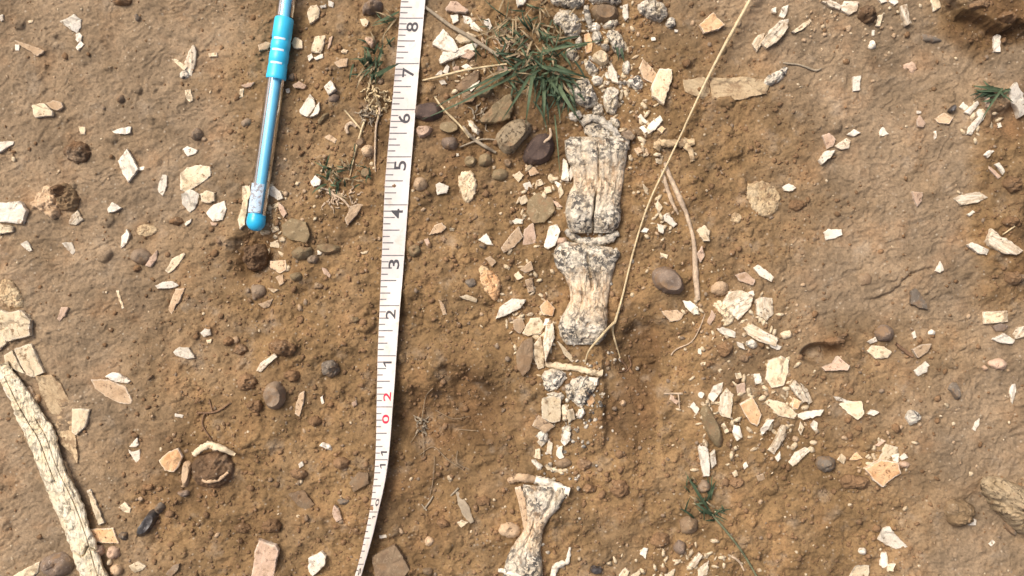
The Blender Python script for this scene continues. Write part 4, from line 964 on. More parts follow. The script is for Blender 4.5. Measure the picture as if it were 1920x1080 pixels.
# ---------------------------------------------------------------- toe bones and long bone
def gA(t, u):
    g = 4.5 * math.exp(-((u + .02 + .02 * math.sin(t * 30)) / .035) ** 2) * sst(0.5, 0.6, t) + 2.4 * math.exp(-((u + .03 - .03 * math.sin(t * 22)) / .035) ** 2) * (1 - sst(.38, .5, t)) * sst(.08, .15, t)
    g += 1.6 * math.exp(-(u / .3) ** 2) * sst(.62, .9, t)
    g += 0.7 * math.exp(-((u - .45) / .06) ** 2) * (t < .5) + 0.6 * math.exp(-((u + .5) / .07) ** 2) * (t < .6)
    return g
b = loft('toe_bone', [(1120, 256, 50, 2.5, 0), (1120, 266, 61, 5.6, 0), (1119, 284, 59, 6.4, .05), (1122, 308, 53, 5.6, .5), (1122, 340, 47, 5.2, .9), (1118, 362, 47, 5.4, .6), (1113, 384, 51, 7.2, .05), (1112, 408, 52, 7.8, 0), (1111, 426, 47, 5.8, 0), (1111, 437, 38, 2.5, 0)], 'fossilshaft', 0.72, gA, .8, seed=1, dome=3.2)
tag(b, 'upper grey-speckled hourglass toe bone with a split down its rounded knuckle', 'toe bone', 'fossil toe bones in a column')
def gB(t, u):
    return 3.2 * math.exp(-((u + .05 + (t - .3) * .3) / .05) ** 2) * sst(.12, .2, t) * (1 - sst(.4, .5, t)) + 0.9 * math.exp(-((u - .35) / .06) ** 2) * sst(.3, .4, t) * (1 - sst(.7, .8, t)) + 1.2 * math.exp(-((u - .05) / .35) ** 2) * sst(.72, .95, t) + .8 * math.exp(-((t - .5) / .012) ** 2) * (u > .1)
b = loft('toe_bone', [(1102, 458, 46, 2.2, .2), (1101, 467, 60, 5.2, .05), (1101, 486, 61, 6.0, 0), (1104, 510, 48, 5.4, .35), (1106, 540, 39, 5.2, 1), (1104, 568, 36, 5.2, 1), (1099, 592, 41, 6.0, .5), (1094, 612, 46, 7.0, .05), (1092, 632, 42, 6.2, 0), (1092, 646, 30, 3.0, 0)], 'fossilshaft', 0.72, gB, .8, seed=5, dome=3.0)
tag(b, 'middle toe bone with tan waist and speckled ends under the straw fork', 'toe bone', 'fossil toe bones in a column')
def gD(t, u): return 1.8 * math.exp(-((u + .45) / .1) ** 2) * (1 - sst(.25, .35, t)) + 1.0 * math.exp(-((u - .2) / .08) ** 2) * sst(.3, .4, t) * (1 - sst(.55, .65, t))
b = loft('toe_bone', [(1022, 912, 42, 2.5, 0), (1021, 922, 42, 4.4, 0), (1017, 942, 34, 4.8, .05), (1010, 962, 24, 4.2, .5), (1003, 985, 18, 3.8, 1), (996, 1008, 20, 4.0, 1), (988, 1030, 27, 4.8, .6), (984, 1050, 33, 5.6, 0), (981, 1075, 37, 5.6, 0), (978, 1105, 40, 5, 0), (976, 1125, 36, 3, 0)], 'fossilshaft', 0.72, gD, .8, seed=9, dome=3.0)
tag(b, 'lowest toe bone with flared speckled head cut by the lower edge', 'toe bone', 'fossil toe bones in a column')
def gL(t, u): return 2.6 * math.exp(-((t - .845 - 0.012 * math.sin(u * 5)) / .005) ** 2) + 1.2 * math.exp(-((u - .3 - .16 * math.sin(t * 7)) / .03) ** 2) * sst(.08, .14, t) * (1 - sst(.6, .66, t)) + 0.9 * math.exp(-((u + .35 + .1 * math.sin(t * 11)) / .03) ** 2) * sst(.35, .42, t)
b = loft('long_bone', [(4, 682, 12, 2.2, 0), (13, 702, 15, 3.2, 0), (27, 726, 18, 3.6, 0), (44, 757, 22, 4, 0), (62, 790, 25, 4.4, 0), (79, 822, 27, 4.6, 0), (100, 885, 25, 4.6, 0), (129, 950, 26, 4.6, 0), (153, 1012, 24, 4.4, 0), (169, 1060, 25, 4.4, 0), (187, 1110, 25, 4, 0)], 'longbone', 0.9, gL, 0.7, sub=16, seed=3, dome=3.4, edge=3.2)
tag(b, 'long cream limb bone shaft running down to the lower edge', 'long bone')
TB = 'thin rims and bars of bone'
tube('curved_bone', [(1060, 432, 1, 1.4), (1075, 444, 1, 1.9), (1095, 452, 1, 2.0), (1112, 454, 1.2, 2.2), (1135, 450, 1.6, 2.4), (1152, 440, 1.6, 2.2), (1160, 436, 1, 1.2)], 'fossil', 'curved white-and-black rim between upper and middle toe bones', 'bone sliver', TB, rough=.75, seg=14, flat=.75, seed=14)
tube('curved_bone', [(1062, 464, .8, 1.0), (1085, 463, 1.5, 1.2), (1110, 464, 1.5, 1.3), (1130, 462, .8, 1)], 'cream', 'pale flat edge along the head of the middle toe bone', 'bone sliver', TB, rough=.75, seg=14, flat=.75, seed=7)
tube('curved_bone', [(1022, 683, 1, 1.2), (1045, 686, 1.5, 1.6), (1075, 690, 1.5, 1.5), (1100, 695, 1.5, 1.5), (1112, 698, 1.2, 1.5), (1128, 701, 1, 1.9)], 'cream', 'thin cream bar across the broken speckled joint bone', 'bone sliver', TB, rough=.75, seg=14, flat=.75, seed=2)
tube('curved_bone', [(1003, 899, 1.5, 2.0), (1020, 905, 2, 2.4), (1045, 914, 2, 2.4), (1068, 922, 1.5, 2.1)], 'white', 'white rod-like rim lying over the lowest toe bone head', 'bone sliver', TB, rough=.75, seg=14, flat=.75, seed=9)
tube('curved_bone', [(953, 903, .5, 1.2), (968, 897, 1, 1.8), (985, 896, 1, 2.0), (1004, 900, .8, 1.6)], 'tan', 'tan crumbly continuation of the white rod-like rim', 'bone sliver', TB, rough=.75, seg=14, flat=.75, seed=15)
tube('curved_bone', [(1022, 872, .4, 1.0), (1034, 880, .6, 1.3), (1050, 883, .5, 1.0), (1063, 881, .3, .7)], 'cream', 'thin curved rim under the horseshoe of pale shards', 'bone sliver', TB, rough=.75, seg=14, flat=.75, seed=0)
tube('curved_bone', [(1090, 232, 3, 1.5), (1106, 222, 4, 2.0), (1124, 225, 4, 2.1), (1144, 240, 3.6, 2.0), (1162, 258, 2.5, 1.6)], 'fossil', 'curved grey-white rim above the upper toe bone head', 'bone sliver', TB, rough=.75, seg=14, flat=.75, seed=11)
tube('curved_bone', [(1036, 1092, 1, 1.6), (1040, 1066, 1.5, 1.6), (1052, 1058, 1.5, 1.6), (1063, 1054, 1, 1.2), (1066, 1042, .6, .9), (1069, 1026, .3, .6)], 'white', 'white hooked rim beside the lowest toe bone at the lower edge', 'bone sliver', TB, rough=.75, seg=14, flat=.75, seed=13)
tube('curved_bone', [(934, 1068, 1, .9), (950, 1072, 3, 1.3), (968, 1078, 5, 1.3), (985, 1086, 5, 1.2)], 'white', 'thin white lip across the lowest toe bone at the lower edge', 'bone sliver', TB, rough=.75, seg=14, flat=.75, seed=9)
tube('curved_bone', [(363, 852, 3, 1.3), (380, 840, 6, 1.7), (397, 835, 7, 1.9), (418, 842, 7, 1.5), (441, 852, 4, 1.0)], 'cream', 'pale arched flake over the round banded clod', 'bone sliver', TB, rough=.75, seg=14, flat=.75, seed=11)
tube('curved_bone', [(378, 900, 5.5, .7), (395, 903, 6.5, .9), (412, 898, 6, .9), (428, 886, 5, .6)], 'tan', 'tan inner band curving across the round banded clod', 'bone sliver', TB, rough=.75, seg=14, flat=.75, seed=13)
tube('curved_bone', [[(1229, 280, 1, 1.9), (1238, 269, 2.2, 2.1), (1262, 269, 2.6, 2.0), (1285, 268, 2.4, 2.0), (1302, 266, 1.5, 1.4)], [(1284, 271, 2, 1.6), (1294, 283, 1.6, 1.6), (1299, 302, .8, 1.3)]], 'buried', 'forked white twig-like bone under the straw', 'bone sliver', TB, rough=.75, seg=14, flat=.75, seed=11)
tube('curved_bone', [[(1098, 10, 3, 1.2), (1102, 30, 3, 1.5), (1108, 52, 2.5, 1.4)]], 'fossil', 'thin speckled upright rim beside the brown hollow', 'bone sliver', TB, rough=.75, seg=14, flat=.75, seed=15)

# ---------------------------------------------------------------- straw, roots, stems, leaf

plain_mat('straw', (0.60, 0.47, 0.27), .45, .4, .25, 500); plain_mat('wood', (0.50, 0.38, 0.26), .8, .2, .3, 500, .0004); plain_mat('stemgrey', (0.33, 0.27, 0.19), .85, .2, .3, 500)
plain_mat('stemsoil', (0.27, 0.20, 0.125), .9, .2, .3, 500); plain_mat('leafdry', (0.36, 0.29, 0.20), .7, .3, .25, 400, .0003); plain_mat('stemgreen', (0.15, 0.16, 0.09), .6, .3, .3, 400); plain_mat('twig', (0.20, 0.12, 0.07), .85, .2, .3, 500)
tube('straw', [[(1422, -28, 8, .98), (1370, 65, 6.5, .82), (1366, 73, 6.4, 1.05), (1361, 81, 6.3, .8), (1325, 150, 5, .65), (1288, 228, 4.3, .5), (1285, 235, 4.2, .62), (1282, 242, 4.1, .48), (1252, 305, 4, .5), (1215, 385, 2.6, .48), (1188, 470, 1.8, .48), (1166, 560, 1.4, .52), (1153, 604, 1.6, .75)],
               [(1153, 604, 2.4, .85), (1142, 614, 6, .7), (1126, 632, 8.6, .65), (1104, 658, 5.5, .5), (1097, 682, 1.0, .3)], [(1151, 604, 2.4, .7), (1149, 622, 2, .5), (1155, 645, 1.5, .5), (1163, 672, .5, .3)]],
     'straw', 'long yellow dry grass stalk forking over the middle toe bone', 'straw', rough=.08, seg=10)
tube('dry_root', [[(1246, 303, 1, .9), (1258, 335, 1, 1.2), (1274, 370, 1.2, 1.4), (1290, 410, .9, 1.0), (1301, 455, .9, 1.1), (1304, 510, .9, 1.5), (1309, 562, .4, 1.4)], [(1241, 318, .8, .8), (1250, 350, .9, 1.1), (1263, 385, .8, .9), (1272, 402, .4, .5)]],
     'wood', 'pale woody root running down beside the straw', 'root', rough=.4, seg=9)
DS = 'thin dry stems and rootlets'
STEMS = [
 ('wood', [[(1258, 666, 1, .35), (1268, 655, 1, .4), (1296, 641, .8, .3), (1312, 615, .6, .3), (1322, 588, .3, .25)]], 'thin pale rootlet curling above the trench'),
 ('twig', [[(1680, 644, .8, .8), (1692, 655, 1, 1.0), (1711, 668, .8, .9)]], 'brown twig leading to the tan arrow-shaped shard'),
 ('twig', [[(432, 755, 1, .4), (405, 772, 1.2, .5), (370, 774, 1, .5)], [(385, 772, 1, .5), (379, 795, 1, .4), (392, 818, 1, .4), (405, 838, .5, .3)], [(398, 772, 1, .4), (392, 748, .6, .3)]], 'little branching rootlet above the round banded clod'),
 ('wood', [[(1003, 276, 3, .4), (1018, 268, 5, .7), (1032, 256, 5, .8), (1031, 240, 3, .5)]], 'pale curled root over the dark red rock'),
 ('straw', [[(792, 151, 1, .5), (830, 142, 4, .6), (880, 130, 6, .6), (950, 120, 4, .5)]], 'straight pale stem reaching the tape near the 7'),
 ('straw', [[(814, 180, 3, .4), (832, 205, 4, .55), (862, 235, 3, .55), (880, 258, 1, .5)]], 'pale kinked stem in front of the dark purple rock'),
 ('stemgrey', [[(868, 236, 2, .6), (885, 258, 2, .8), (910, 275, 2, .9), (930, 286, 1, .7)], [(930, 262, 1, .4), (900, 262, 2, .5), (862, 276, 1, .4)]], 'grey-brown crossing stems beside the lumpy tan rock'),
 ('stemgrey', [[(796, 12, 1, .8), (840, 45, 2, 1.0), (890, 75, 4, 1.0), (935, 105, 4, .8)]], 'thick brown-green stem from the tape to the large grass'),
 ('wood', [[(702, 172, 2, .5), (712, 205, 2, .7), (705, 240, 1, .6), (703, 300, 1, .5), (704, 322, .5, .3)]], 'upright dry stem beside the tape near the 6'),
 ('straw', [[(645, 205, 1, .4), (668, 232, 1.5, .5), (682, 248, 1, .5)], [(684, 225, 1, .6), (676, 250, 2, .6), (665, 290, 1, .5), (656, 330, .6, .3)]], 'forking dry stem between the two grass clumps'),
 ('wood', [[(652, 250, .6, .9), (650, 238, 1, 1.0), (658, 231, 1, 1.0), (668, 238, .6, .8)]], 'pale hooked rootlet above the low grass clump'),
 ('wood', [[(597, 300, .5, .3), (612, 326, .8, .4), (625, 345, .6, .3)], [(612, 360, 1, .6), (640, 372, 1.5, .7), (655, 388, 1, .5)], [(600, 352, .8, .5), (622, 360, 1.4, .6), (634, 385, .8, .4)]], 'dry rootlets fanned beneath the low grass clump'),
 ('stemsoil', [[(790, 795, 3, 0.30), (798, 745, 1, 0.25), (812, 728, .6, 0.20)], [(790, 800, 3, 0.25), (770, 830, .8, 0.15)], [(792, 805, 3, 0.25), (795, 850, 1, 0.20), (790, 858, .5, 0.15)], [(815, 768, 1, 0.17), (850, 785, 1, 0.17), (880, 780, .6, 0.15)]], 'wispy grey stems of the withered seedling'),
 ('stemsoil', [[(787, 853, .8, 0.20), (812, 838, 1, 0.25), (840, 862, 1, 0.25), (870, 882, .8, 0.20)], [(858, 845, 1, 0.25), (857, 868, 2, 0.30), (880, 880, .8, 0.20)], [(815, 855, 1, 0.20), (812, 900, 1, 0.20), (806, 930, .6, 0.15)], [(860, 805, .8, 0.25), (895, 808, .8, 0.20)]], 'tangle of dry stems below the withered seedling'),
 ('stemgrey', [[(795, 955, 1, .4), (806, 940, 1, .5), (812, 930, .8, .4)], [(800, 957, 1, .4), (790, 945, .8, .3)], [(860, 915, 1, .6), (845, 930, .5, .4)]], 'short dry twig above the dry leaf'),
 ('twig', [[(1162, 672, 1, .5), (1175, 690, 1.2, .5), (1160, 698, .8, .3)], [(1178, 668, 1, .4), (1183, 685, 1, .4), (1172, 698, .6, .3)]], 'small dark rootlets at the foot of the straw'),
 ('wood', [[(1245, 738, .8, .5), (1280, 738, .8, .6)], [(1272, 738, .8, .5), (1274, 765, .5, .3)]], 'small pale T-shaped rootlet beside the trench'),
 ('stemgrey', [[(1468, 118, .4, .5), (1500, 122, .6, .5), (1528, 132, .6, .6), (1540, 128, .4, .4)]], 'faint thin root lying on packed mud by the straw'),
 ('straw', [[(1880, 440, 1, .4), (1903, 424, 1.5, .4)]], 'short straw stub above the far-bank shards'),
 ('wood', [[(1365, 1040, .6, .5), (1385, 1052, .8, .6), (1395, 1070, .5, .4)]], 'short rootlet beside the green sprig stem'),
]
for mt, pp, lb in STEMS: tube('dead_twig', pp, mt, lb, 'dead twig', DS, rough=.25, seg=7)
o = slab('dry_leaf', '855,920 863,925 880,950 888,976 882,980 868,964 859,944', 0.0012, 'leafdry', rnd, 'chip', tilt=.25); tag(o, 'grey-brown dry leaf standing on edge in loose soil', 'dry leaf')

# ---------------------------------------------------------------- grass
m, t, b_ = nodes_of('grass'); at = t.nodes.new('ShaderNodeAttribute'); at.attribute_name = 'tint'
g1 = mix(t, ramp(t, at.outputs['Fac'], 0, .6), (0.026, 0.048, 0.026), (0.095, 0.130, 0.068)); g2 = mix(t, ramp(t, at.outputs['Fac'], .72, .8), g1, (0.31, 0.235, 0.135))
tc = t.nodes.new('ShaderNodeTexCoord'); g2 = mix(t, 1.0, g2, gray(t, ramp(t, noise_n(t, tc.outputs['Object'], 400, 3), .3, .7, .75, 1.25)), 'MULTIPLY')
t.links.new(g2, b_.inputs['Base Color']); b_.inputs['Roughness'].default_value = .65; b_.inputs['Specular IOR Level'].default_value = .25; MATS['grass'] = m
def blade_geo(px, py, ang, L, up, wmm, droop, bend, tint, r):
    V = []; F = []; T = []; n = 7; x, y = px, py; a = ang; st = L / n
    for i in range(n + 1):
        f = i / n; z = 0.0006 + up / 1000 * math.sin(min(1, f * droop) * math.pi) if droop > .5 else 0.0006 + up / 1000 * f
        z = max(z, 0.0008); c = G(x, y, z); w = wmm / 2000 * S / S * (1 - f ** 2.2) * (0.6 + 0.4 * min(1, f * 6)) + 0.00006
        nx_, ny_ = -math.sin(a), math.cos(a); s = Vector((nx_, -ny_, 0)) * w
        V += [c - s + Vector((0, 0, w * .5)), c, c + s + Vector((0, 0, w * .5 * (1 if r > .5 else -.4)))]; T += [tint] * 3
        x += math.cos(a) * st; y += math.sin(a) * st; a += bend / n
    for i in range(n):
        for k in (0, 1): F.append((i * 3 + k, i * 3 + k + 1, i * 3 + 4 + k, i * 3 + 3 + k))
    return V, F, T
def tuft(label, bases, extra=(), seed=0, group='clumps of green grass', name='grass_tuft', cat='grass tuft'):
    r = random.Random(seed); V = []; F = []; T = []
    def add(g):
        b = len(V); V.extend(g[0]); F.extend([tuple(i + b for i in f) for f in g[1]]); T.extend(g[2])
    for (px, py, spread, n, l0, l1, a0, a1, up, w, dry) in bases:
        for i in range(n):
            a = math.radians(r.uniform(a0, a1)); q = r.random()
            add(blade_geo(px + r.gauss(0, spread), py + r.gauss(0, spread), a, r.uniform(l0, l1), up * r.uniform(.3, 1), w * r.uniform(.5, .95), r.uniform(.75, .98), r.uniform(-.7, .7), (.8 + .2 * q) if r.random() < dry else q * .62, r.random()))
    for (x0, y0, x1, y1, up, w, bend, tint) in extra:
        L = math.hypot(x1 - x0, y1 - y0); add(blade_geo(x0, y0, math.atan2(y1 - y0, x1 - x0) - bend / 2, L, up, w, .9, bend, tint, r.random()))
    c = V[0].copy(); o = obj(name, [v - c for v in V], F, 'grass', None, True, None, {'tint': T}); o.location = c
    tag(o, label, cat, group); return o
tuft('largest dark green grass tuft between the tape and the toe bones',
     [(1022, 146, 24, 36, 26, 70, 20, 120, 9, 1.5, .12), (985, 112, 28, 30, 22, 60, 110, 240, 7, 1.2, .25), (1032, 118, 30, 36, 18, 52, 0, 360, 8, 1.3, .2), (945, 88, 26, 26, 14, 44, 0, 360, 5, .9, .6), (1030, 72, 26, 26, 14, 44, 0, 360, 6, 1.1, .5), (1012, 30, 22, 22, 14, 40, 0, 360, 5, 1.1, .5), (1062, 168, 14, 14, 22, 52, 30, 120, 8, 1.5, .05), (1000, 100, 40, 14, 20, 46, 0, 360, 4, .8, 1), (1005, 125, 24, 30, 20, 50, 0, 360, 8, 1.1, .05)],
     [(1000, 120, 790, 222, 10, 1.5, .15, .35), (960, 130, 810, 205, 8, 1.3, -.1, .3), (985, 110, 870, 180, 9, 1.5, .2, .2), (1000, 130, 985, 235, 14, 1.7, 0, .5), (1040, 150, 1092, 232, 12, 2.0, -.1, .55), (1020, 150, 1020, 235, 12, 1.8, 0, .5), (1010, 125, 1110, 150, 12, 1.8, .2, .2), (1005, 100, 1140, 75, 12, 1.2, .1, .6), (1040, 215, 1050, 330, 6, .6, .02, .55), (1150, 60, 1160, 115, 4, 1.8, .1, .2), (1160, 70, 1172, 120, 4, 1.6, -.1, .3), (1000, 130, 940, 225, 14, 1.6, .1, .4)], 1)
tuft('small green clump hugging the tape near the 7', [(700, 122, 13, 20, 14, 38, 90, 300, 6, 1.6, .12), (716, 88, 10, 10, 12, 30, 120, 290, 5, 1.3, .25), (700, 120, 10, 12, 20, 45, 60, 160, 6, 1.3, .5), (738, 36, 4, 8, 20, 50, 120, 240, 5, 1.1, .5)], [(698, 145, 752, 118, 8, 2.0, .1, .4), (695, 120, 688, 90, 9, 2.4, 0, .6), (748, 22, 698, 44, 5, 1.2, .1, .4)], 2)
tuft('low green clump below the dry stems near the 5', [(625, 322, 13, 16, 12, 34, 150, 400, 5, 1.3, .15), (640, 348, 13, 14, 12, 34, 0, 360, 4, 1.0, .5), (655, 305, 9, 8, 12, 30, 200, 330, 4, .8, .5), (690, 330, 9, 7, 10, 26, 180, 300, 3, .8, .4)], [(622, 320, 588, 302, 6, .8, .1, .7)], 3)
tuft('green sprig by the tall edge shard', [(1862, 168, 5, 12, 20, 45, 150, 210, 5, 1.6, .1), (1875, 175, 4, 6, 15, 30, -60, 60, 4, 1.0, .3)], [(1880, 165, 1840, 228, 5, 1.2, -.2, .6), (1876, 168, 1822, 160, 5, 1.8, .1, .45), (1876, 170, 1826, 172, 5, 1.6, -.1, .3)], 4)
o = tuft('green sprig with a long bare stem at the lower dirt bank', [(1328, 948, 12, 20, 14, 36, 180, 300, 4, 1.3, .1), (1298, 905, 7, 5, 10, 26, 200, 280, 3, .9, .3), (1345, 962, 6, 5, 12, 30, -40, 60, 3, 1.0, .2)], [(1332, 960, 1285, 885, 6, 1.4, .1, .3), (1340, 968, 1300, 940, 5, 1.8, .1, .2)], 5)
V, F = tube_geo([(1296, 900, 1, .3), (1320, 940, 1.6, .4), (1338, 968, 2, .55), (1365, 1000, 1.6, .6), (1395, 1040, 1.4, .55), (1425, 1092, 1.2, .5)], seg=8); V, c = recentre(V)
s_ = obj('stem', V, F, 'stemgreen', o); s_.location = c - o.location
tuft('faint dry grass wisps above the large tuft', [(955, 40, 10, 14, 20, 60, 0, 360, 6, .8, .8), (930, 60, 10, 12, 20, 55, 0, 360, 6, .8, .85)], (), 6, name='dry_grass', cat='dry grass')
# dry curled flower head / leaf litter next to the tape
def curls(label, cx, cy, rx, ry, n, mat, seed, name='dry_flower_head', cat='dry flower head', rad=.55, up=6):
    r = random.Random(seed); pp = []
    for i in range(n):
        a = r.uniform(0, 6.28); d = r.random() ** .6; x = cx + rx * d * math.cos(a); y = cy + ry * d * math.sin(a); b = r.uniform(0, 6.28); L = r.uniform(5, 13); z = up * (1 - d * .6) * r.uniform(.4, 1); q = []
        for k in range(4): q.append((x, y, max(.3, z * (1 - .2 * k)), rad * (1.1 - .25 * k) * r.uniform(.7, 1.2))); x += L * .5 * math.cos(b); y += L * .5 * math.sin(b); b += r.uniform(-1.2, 1.2)
        pp.append(q)
    tube(name, pp, mat, label, cat, 'dry curled plant heads', rough=.3, seg=6, n=3)
curls('tan curled dry flower head beside the tape near the 7', 706, 185, 26, 34, 46, 'straw', 21)
curls('grey shrivelled dry head just under the tan one', 690, 215, 18, 16, 22, 'stemgrey', 22)
curls('pale grey-green withered seedling in the dug hollow', 788, 793, 12, 14, 16, 'stemgrey', 23, 'withered_seedling', 'seedling', .6, 4)
curls('dry leaf litter heaped above the large grass tuft', 950, 85, 45, 36, 46, 'wood', 24, 'leaf_litter', 'leaf litter', .6, 4)
curls('dry shreds below the low grass clump', 640, 372, 34, 18, 24, 'wood', 25, 'leaf_litter', 'leaf litter', .5, 3)
curls('dark dry shreds between stones and large grass', 905, 215, 22, 18, 18, 'stemgrey', 26, 'leaf_litter', 'leaf litter', .6, 4)

# ---------------------------------------------------------------- tape measure
m, t, b_ = nodes_of('tapeband'); tc = t.nodes.new('ShaderNodeTexCoord')
nn_ = noise_n(t, tc.outputs['Object'], 60, 5, .65); n2 = noise_n(t, tc.outputs['Object'], 900, 3, .6)
c_ = mix(t, ramp(t, nn_, .35, .7), (0.72, 0.67, 0.625), (0.62, 0.56, 0.495)); c_ = mix(t, ramp(t, n2, .62, .75, 0, .5), c_, (0.58, 0.49, 0.39)); c_ = mix(t, ramp(t, noise_n(t, tc.outputs['Object'], 130, 6, .7, .5), .54, .70, 0, .55), c_, (0.50, 0.39, 0.26))
t.links.new(c_, b_.inputs['Base Color']); b_.inputs['Roughness'].default_value = .45; MATS['tapeband'] = m
plain_mat('inkblack', (0.07, 0.065, 0.07), .6, .3, .3, 900); plain_mat('inkgrey', (0.17, 0.16, 0.16), .6, .3, .4, 900); plain_mat('inkred', (0.55, 0.02, 0.06), .6, .3, .25, 900)
TS = [(-60, 757, 802), (0, 752, 797.5), (60, 747, 792), (119, 742, 786.5), (206, 734, 779), (294, 726, 772), (340, 722, 768), (383, 720, 765), (430, 718, 761.5), (479, 716, 758), (525, 714, 754.5), (573, 712, 750), (620, 710, 746.5), (667, 708, 743), (715, 707, 740), (763, 706, 736), (812, 705.5, 732.5), (860, 704, 728), (900, 701, 722), (930, 697.5, 715.5), (960, 693, 708), (1000, 685, 699), (1030, 678.5, 690.5), (1058, 672, 682), (1080, 665, 676), (1140, 646, 658)]
TY = np.array([a[0] for a in TS]); TL = np.array([a[1] for a in TS]); TR = np.array([a[2] for a in TS])
ysmp = np.arange(-60, 1141, 4.0); xl = np.interp(ysmp, TY, TL); xr = np.interp(ysmp, TY, TR)
k9 = np.ones(9) / 9
xl[4:-4] = np.convolve(xl, k9, 'valid'); xr[4:-4] = np.convolve(xr, k9, 'valid')
gz = np.array([max(G(a + (b - a) * f, y).z for f in (0, .25, .5, .75, 1)) if y < 700 else G(a, y).z for a, b, y in zip(xl, xr, ysmp)])
pad = np.pad(gz, 6, 'edge'); mxz = np.array([pad[i:i + 13].max() for i in range(len(gz))]); pad = np.pad(mxz, 20, 'edge'); gz = np.convolve(pad, np.ones(41) / 41, 'valid') + 0.0009
WT = 46.0 * S; PLs = []; PRs = []
for a, b, y, z in zip(xl, xr, ysmp, gz):
    WT = S * float(np.interp(y, [340, 860], [46, 34]))
    pl = P(a, y, z); zr = z
    for _ in range(6):
        pr = P(b, y, zr); dx = pr.x - pl.x; zr = z + math.sqrt(max(0, WT * WT - dx * dx)) if dx < WT * .985 else z + WT * .17 * 0
    PLs.append(pl); PRs.append(P(b, y, zr))
zd = np.array([q.z - p.z for p, q in zip(PLs, PRs)]); pad = np.pad(zd, 7, 'edge'); zd = np.convolve(pad, np.ones(15) / 15, 'valid')
PRs = [P(b, y, p.z + d) for p, b, y, d in zip(PLs, xr, ysmp, zd)]
def TP(y, u, off=0.0):
    f = min(max((y + 60) / 4.0, 0), len(ysmp) - 1.001); i = int(f); f -= i
    a = PLs[i].lerp(PLs[i + 1], f); b = PRs[i].lerp(PRs[i + 1], f); along = (PLs[min(i + 1, len(PLs) - 1)] - PLs[max(i - 1, 0)]); n = (b - a).cross(-along).normalized()
    if n.z < 0 and abs(n.z) > .3: n = -n
    return a.lerp(b, u) + n * (off + 0.00025 * (1 - (2 * u - 1) ** 2) * -1), n
V = []; F = []; nu = 7; ny_ = len(ysmp)
for i in range(ny_):
    for k in range(nu): V.append(TP(ysmp[i], k / (nu - 1))[0])
    for k in range(nu): p_, n_ = TP(ysmp[i], k / (nu - 1)); V.append(p_ - n_ * 0.00035)
for i in range(ny_ - 1):
    a = i * 2 * nu; b = a + 2 * nu
    for k in range(nu - 1):
        F.append((a + k, b + k, b + k + 1, a + k + 1)); F.append((a + nu + k, a + nu + k + 1, b + nu + k + 1, b + nu + k))
    F.append((a, a + nu, b + nu, b)); F.append((a + nu - 1, b + nu - 1, b + 2 * nu - 1, a + 2 * nu - 1))
c0 = PLs[len(PLs) // 2].copy()
tape = obj('tape_measure', [v - c0 for v in V], F, 'tapeband', None, True, 40); tape.location = c0
tag(tape, 'white flexible tape measure laid along the bones, twisting on edge below', 'tape measure')
LINES = [-48, 34, 119, 205.5, 294, 384, 479, 573, 667, 763, 862, 960, 1058, 1150]
def mark_geo(y, u0, u1, th):
    V = []; n = 5
    for k in range(n + 1):
        u = u0 + (u1 - u0) * k / n; V += [TP(y - th / 2, u, 0.00006)[0] - c0, TP(y + th / 2, u, 0.00006)[0] - c0]
    return V, [(2 * k, 2 * k + 1, 2 * k + 3, 2 * k + 2) for k in range(n)]
mk = []
for a, b in zip(LINES, LINES[1:]):
    for j in range(8):
        y = a + (b - a) * j / 8
        if y < -56 or y > 1136: continue
        mk.append(mark_geo(y, 0.01, {0: .97, 4: .72, 2: .48, 6: .48}.get(j, .31), 2.0 if j == 0 else 2.2))
V, F = join_geo(mk); obj('tick_marks', V, F, 'inkgrey', tape)
def numeral(ch, y, uc, hu, hy, mat, lab=None):
    if ch == '1':
        pts = [(-.07, -.5), (.11, -.5), (.11, .5), (-.07, .5), (-.07, .26), (-.38, .12), (-.38, .26)]
        V = [TP(y - gx * hy, uc - gy * hu, 0.00008)[0] - c0 for gx, gy in pts]
        return obj('numeral', V, [(0, 1, 2, 3), (4, 3, 6, 5)], mat, tape)
    cu = bpy.data.curves.new('numeral', 'FONT'); cu.body = ch; cu.offset = 0.012; to = bpy.data.objects.new('tmp_text', cu); COL.objects.link(to)
    dg = bpy.context.evaluated_depsgraph_get(); me = to.evaluated_get(dg).to_mesh()
    vs_ = [v.co.copy() for v in me.vertices]; fs = [tuple(p.vertices) for p in me.polygons]; to.evaluated_get(dg).to_mesh_clear()
    bpy.data.objects.remove(to); bpy.data.curves.remove(cu)
    x0 = min(v.x for v in vs_); x1 = max(v.x for v in vs_); y0 = min(v.y for v in vs_); y1 = max(v.y for v in vs_)
    if ch == '1': x0, x1 = x0 - .12, x1 + .12
    V = []
    for v in vs_:
        gx = (v.x - (x0 + x1) / 2) / (x1 - x0); gy = (v.y - (y0 + y1) / 2) / (y1 - y0)
        V.append(TP(y - gx * hy, uc - gy * hu, 0.00008)[0] - c0)
    o = obj('numeral', V, fs, mat, tape)
    if lab: o['label'] = lab
for ch, ln in zip('98765432', [-48, 34, 119, 205.5, 294, 384, 479, 573]): numeral(ch, ln + 16.5, .56, .49, 18, 'inkblack')
numeral('1', 667 + 13, .54, .46, 21, 'inkblack')
numeral('2', 744, .62, .46, 17, 'inkred', 'red printed numeral two'); numeral('0', 786, .60, .46, 17, 'inkred', 'red printed numeral zero')
numeral('1', 848, .62, .48, 18, 'inkblack'); numeral('1', 872, .62, .48, 18, 'inkblack')
numeral('0', 942, .68, .40, 14, 'inkblack'); numeral('1', 969, .64, .40, 11, 'inkblack'); numeral('9', 1072, .6, .42, 14, 'inkblack')

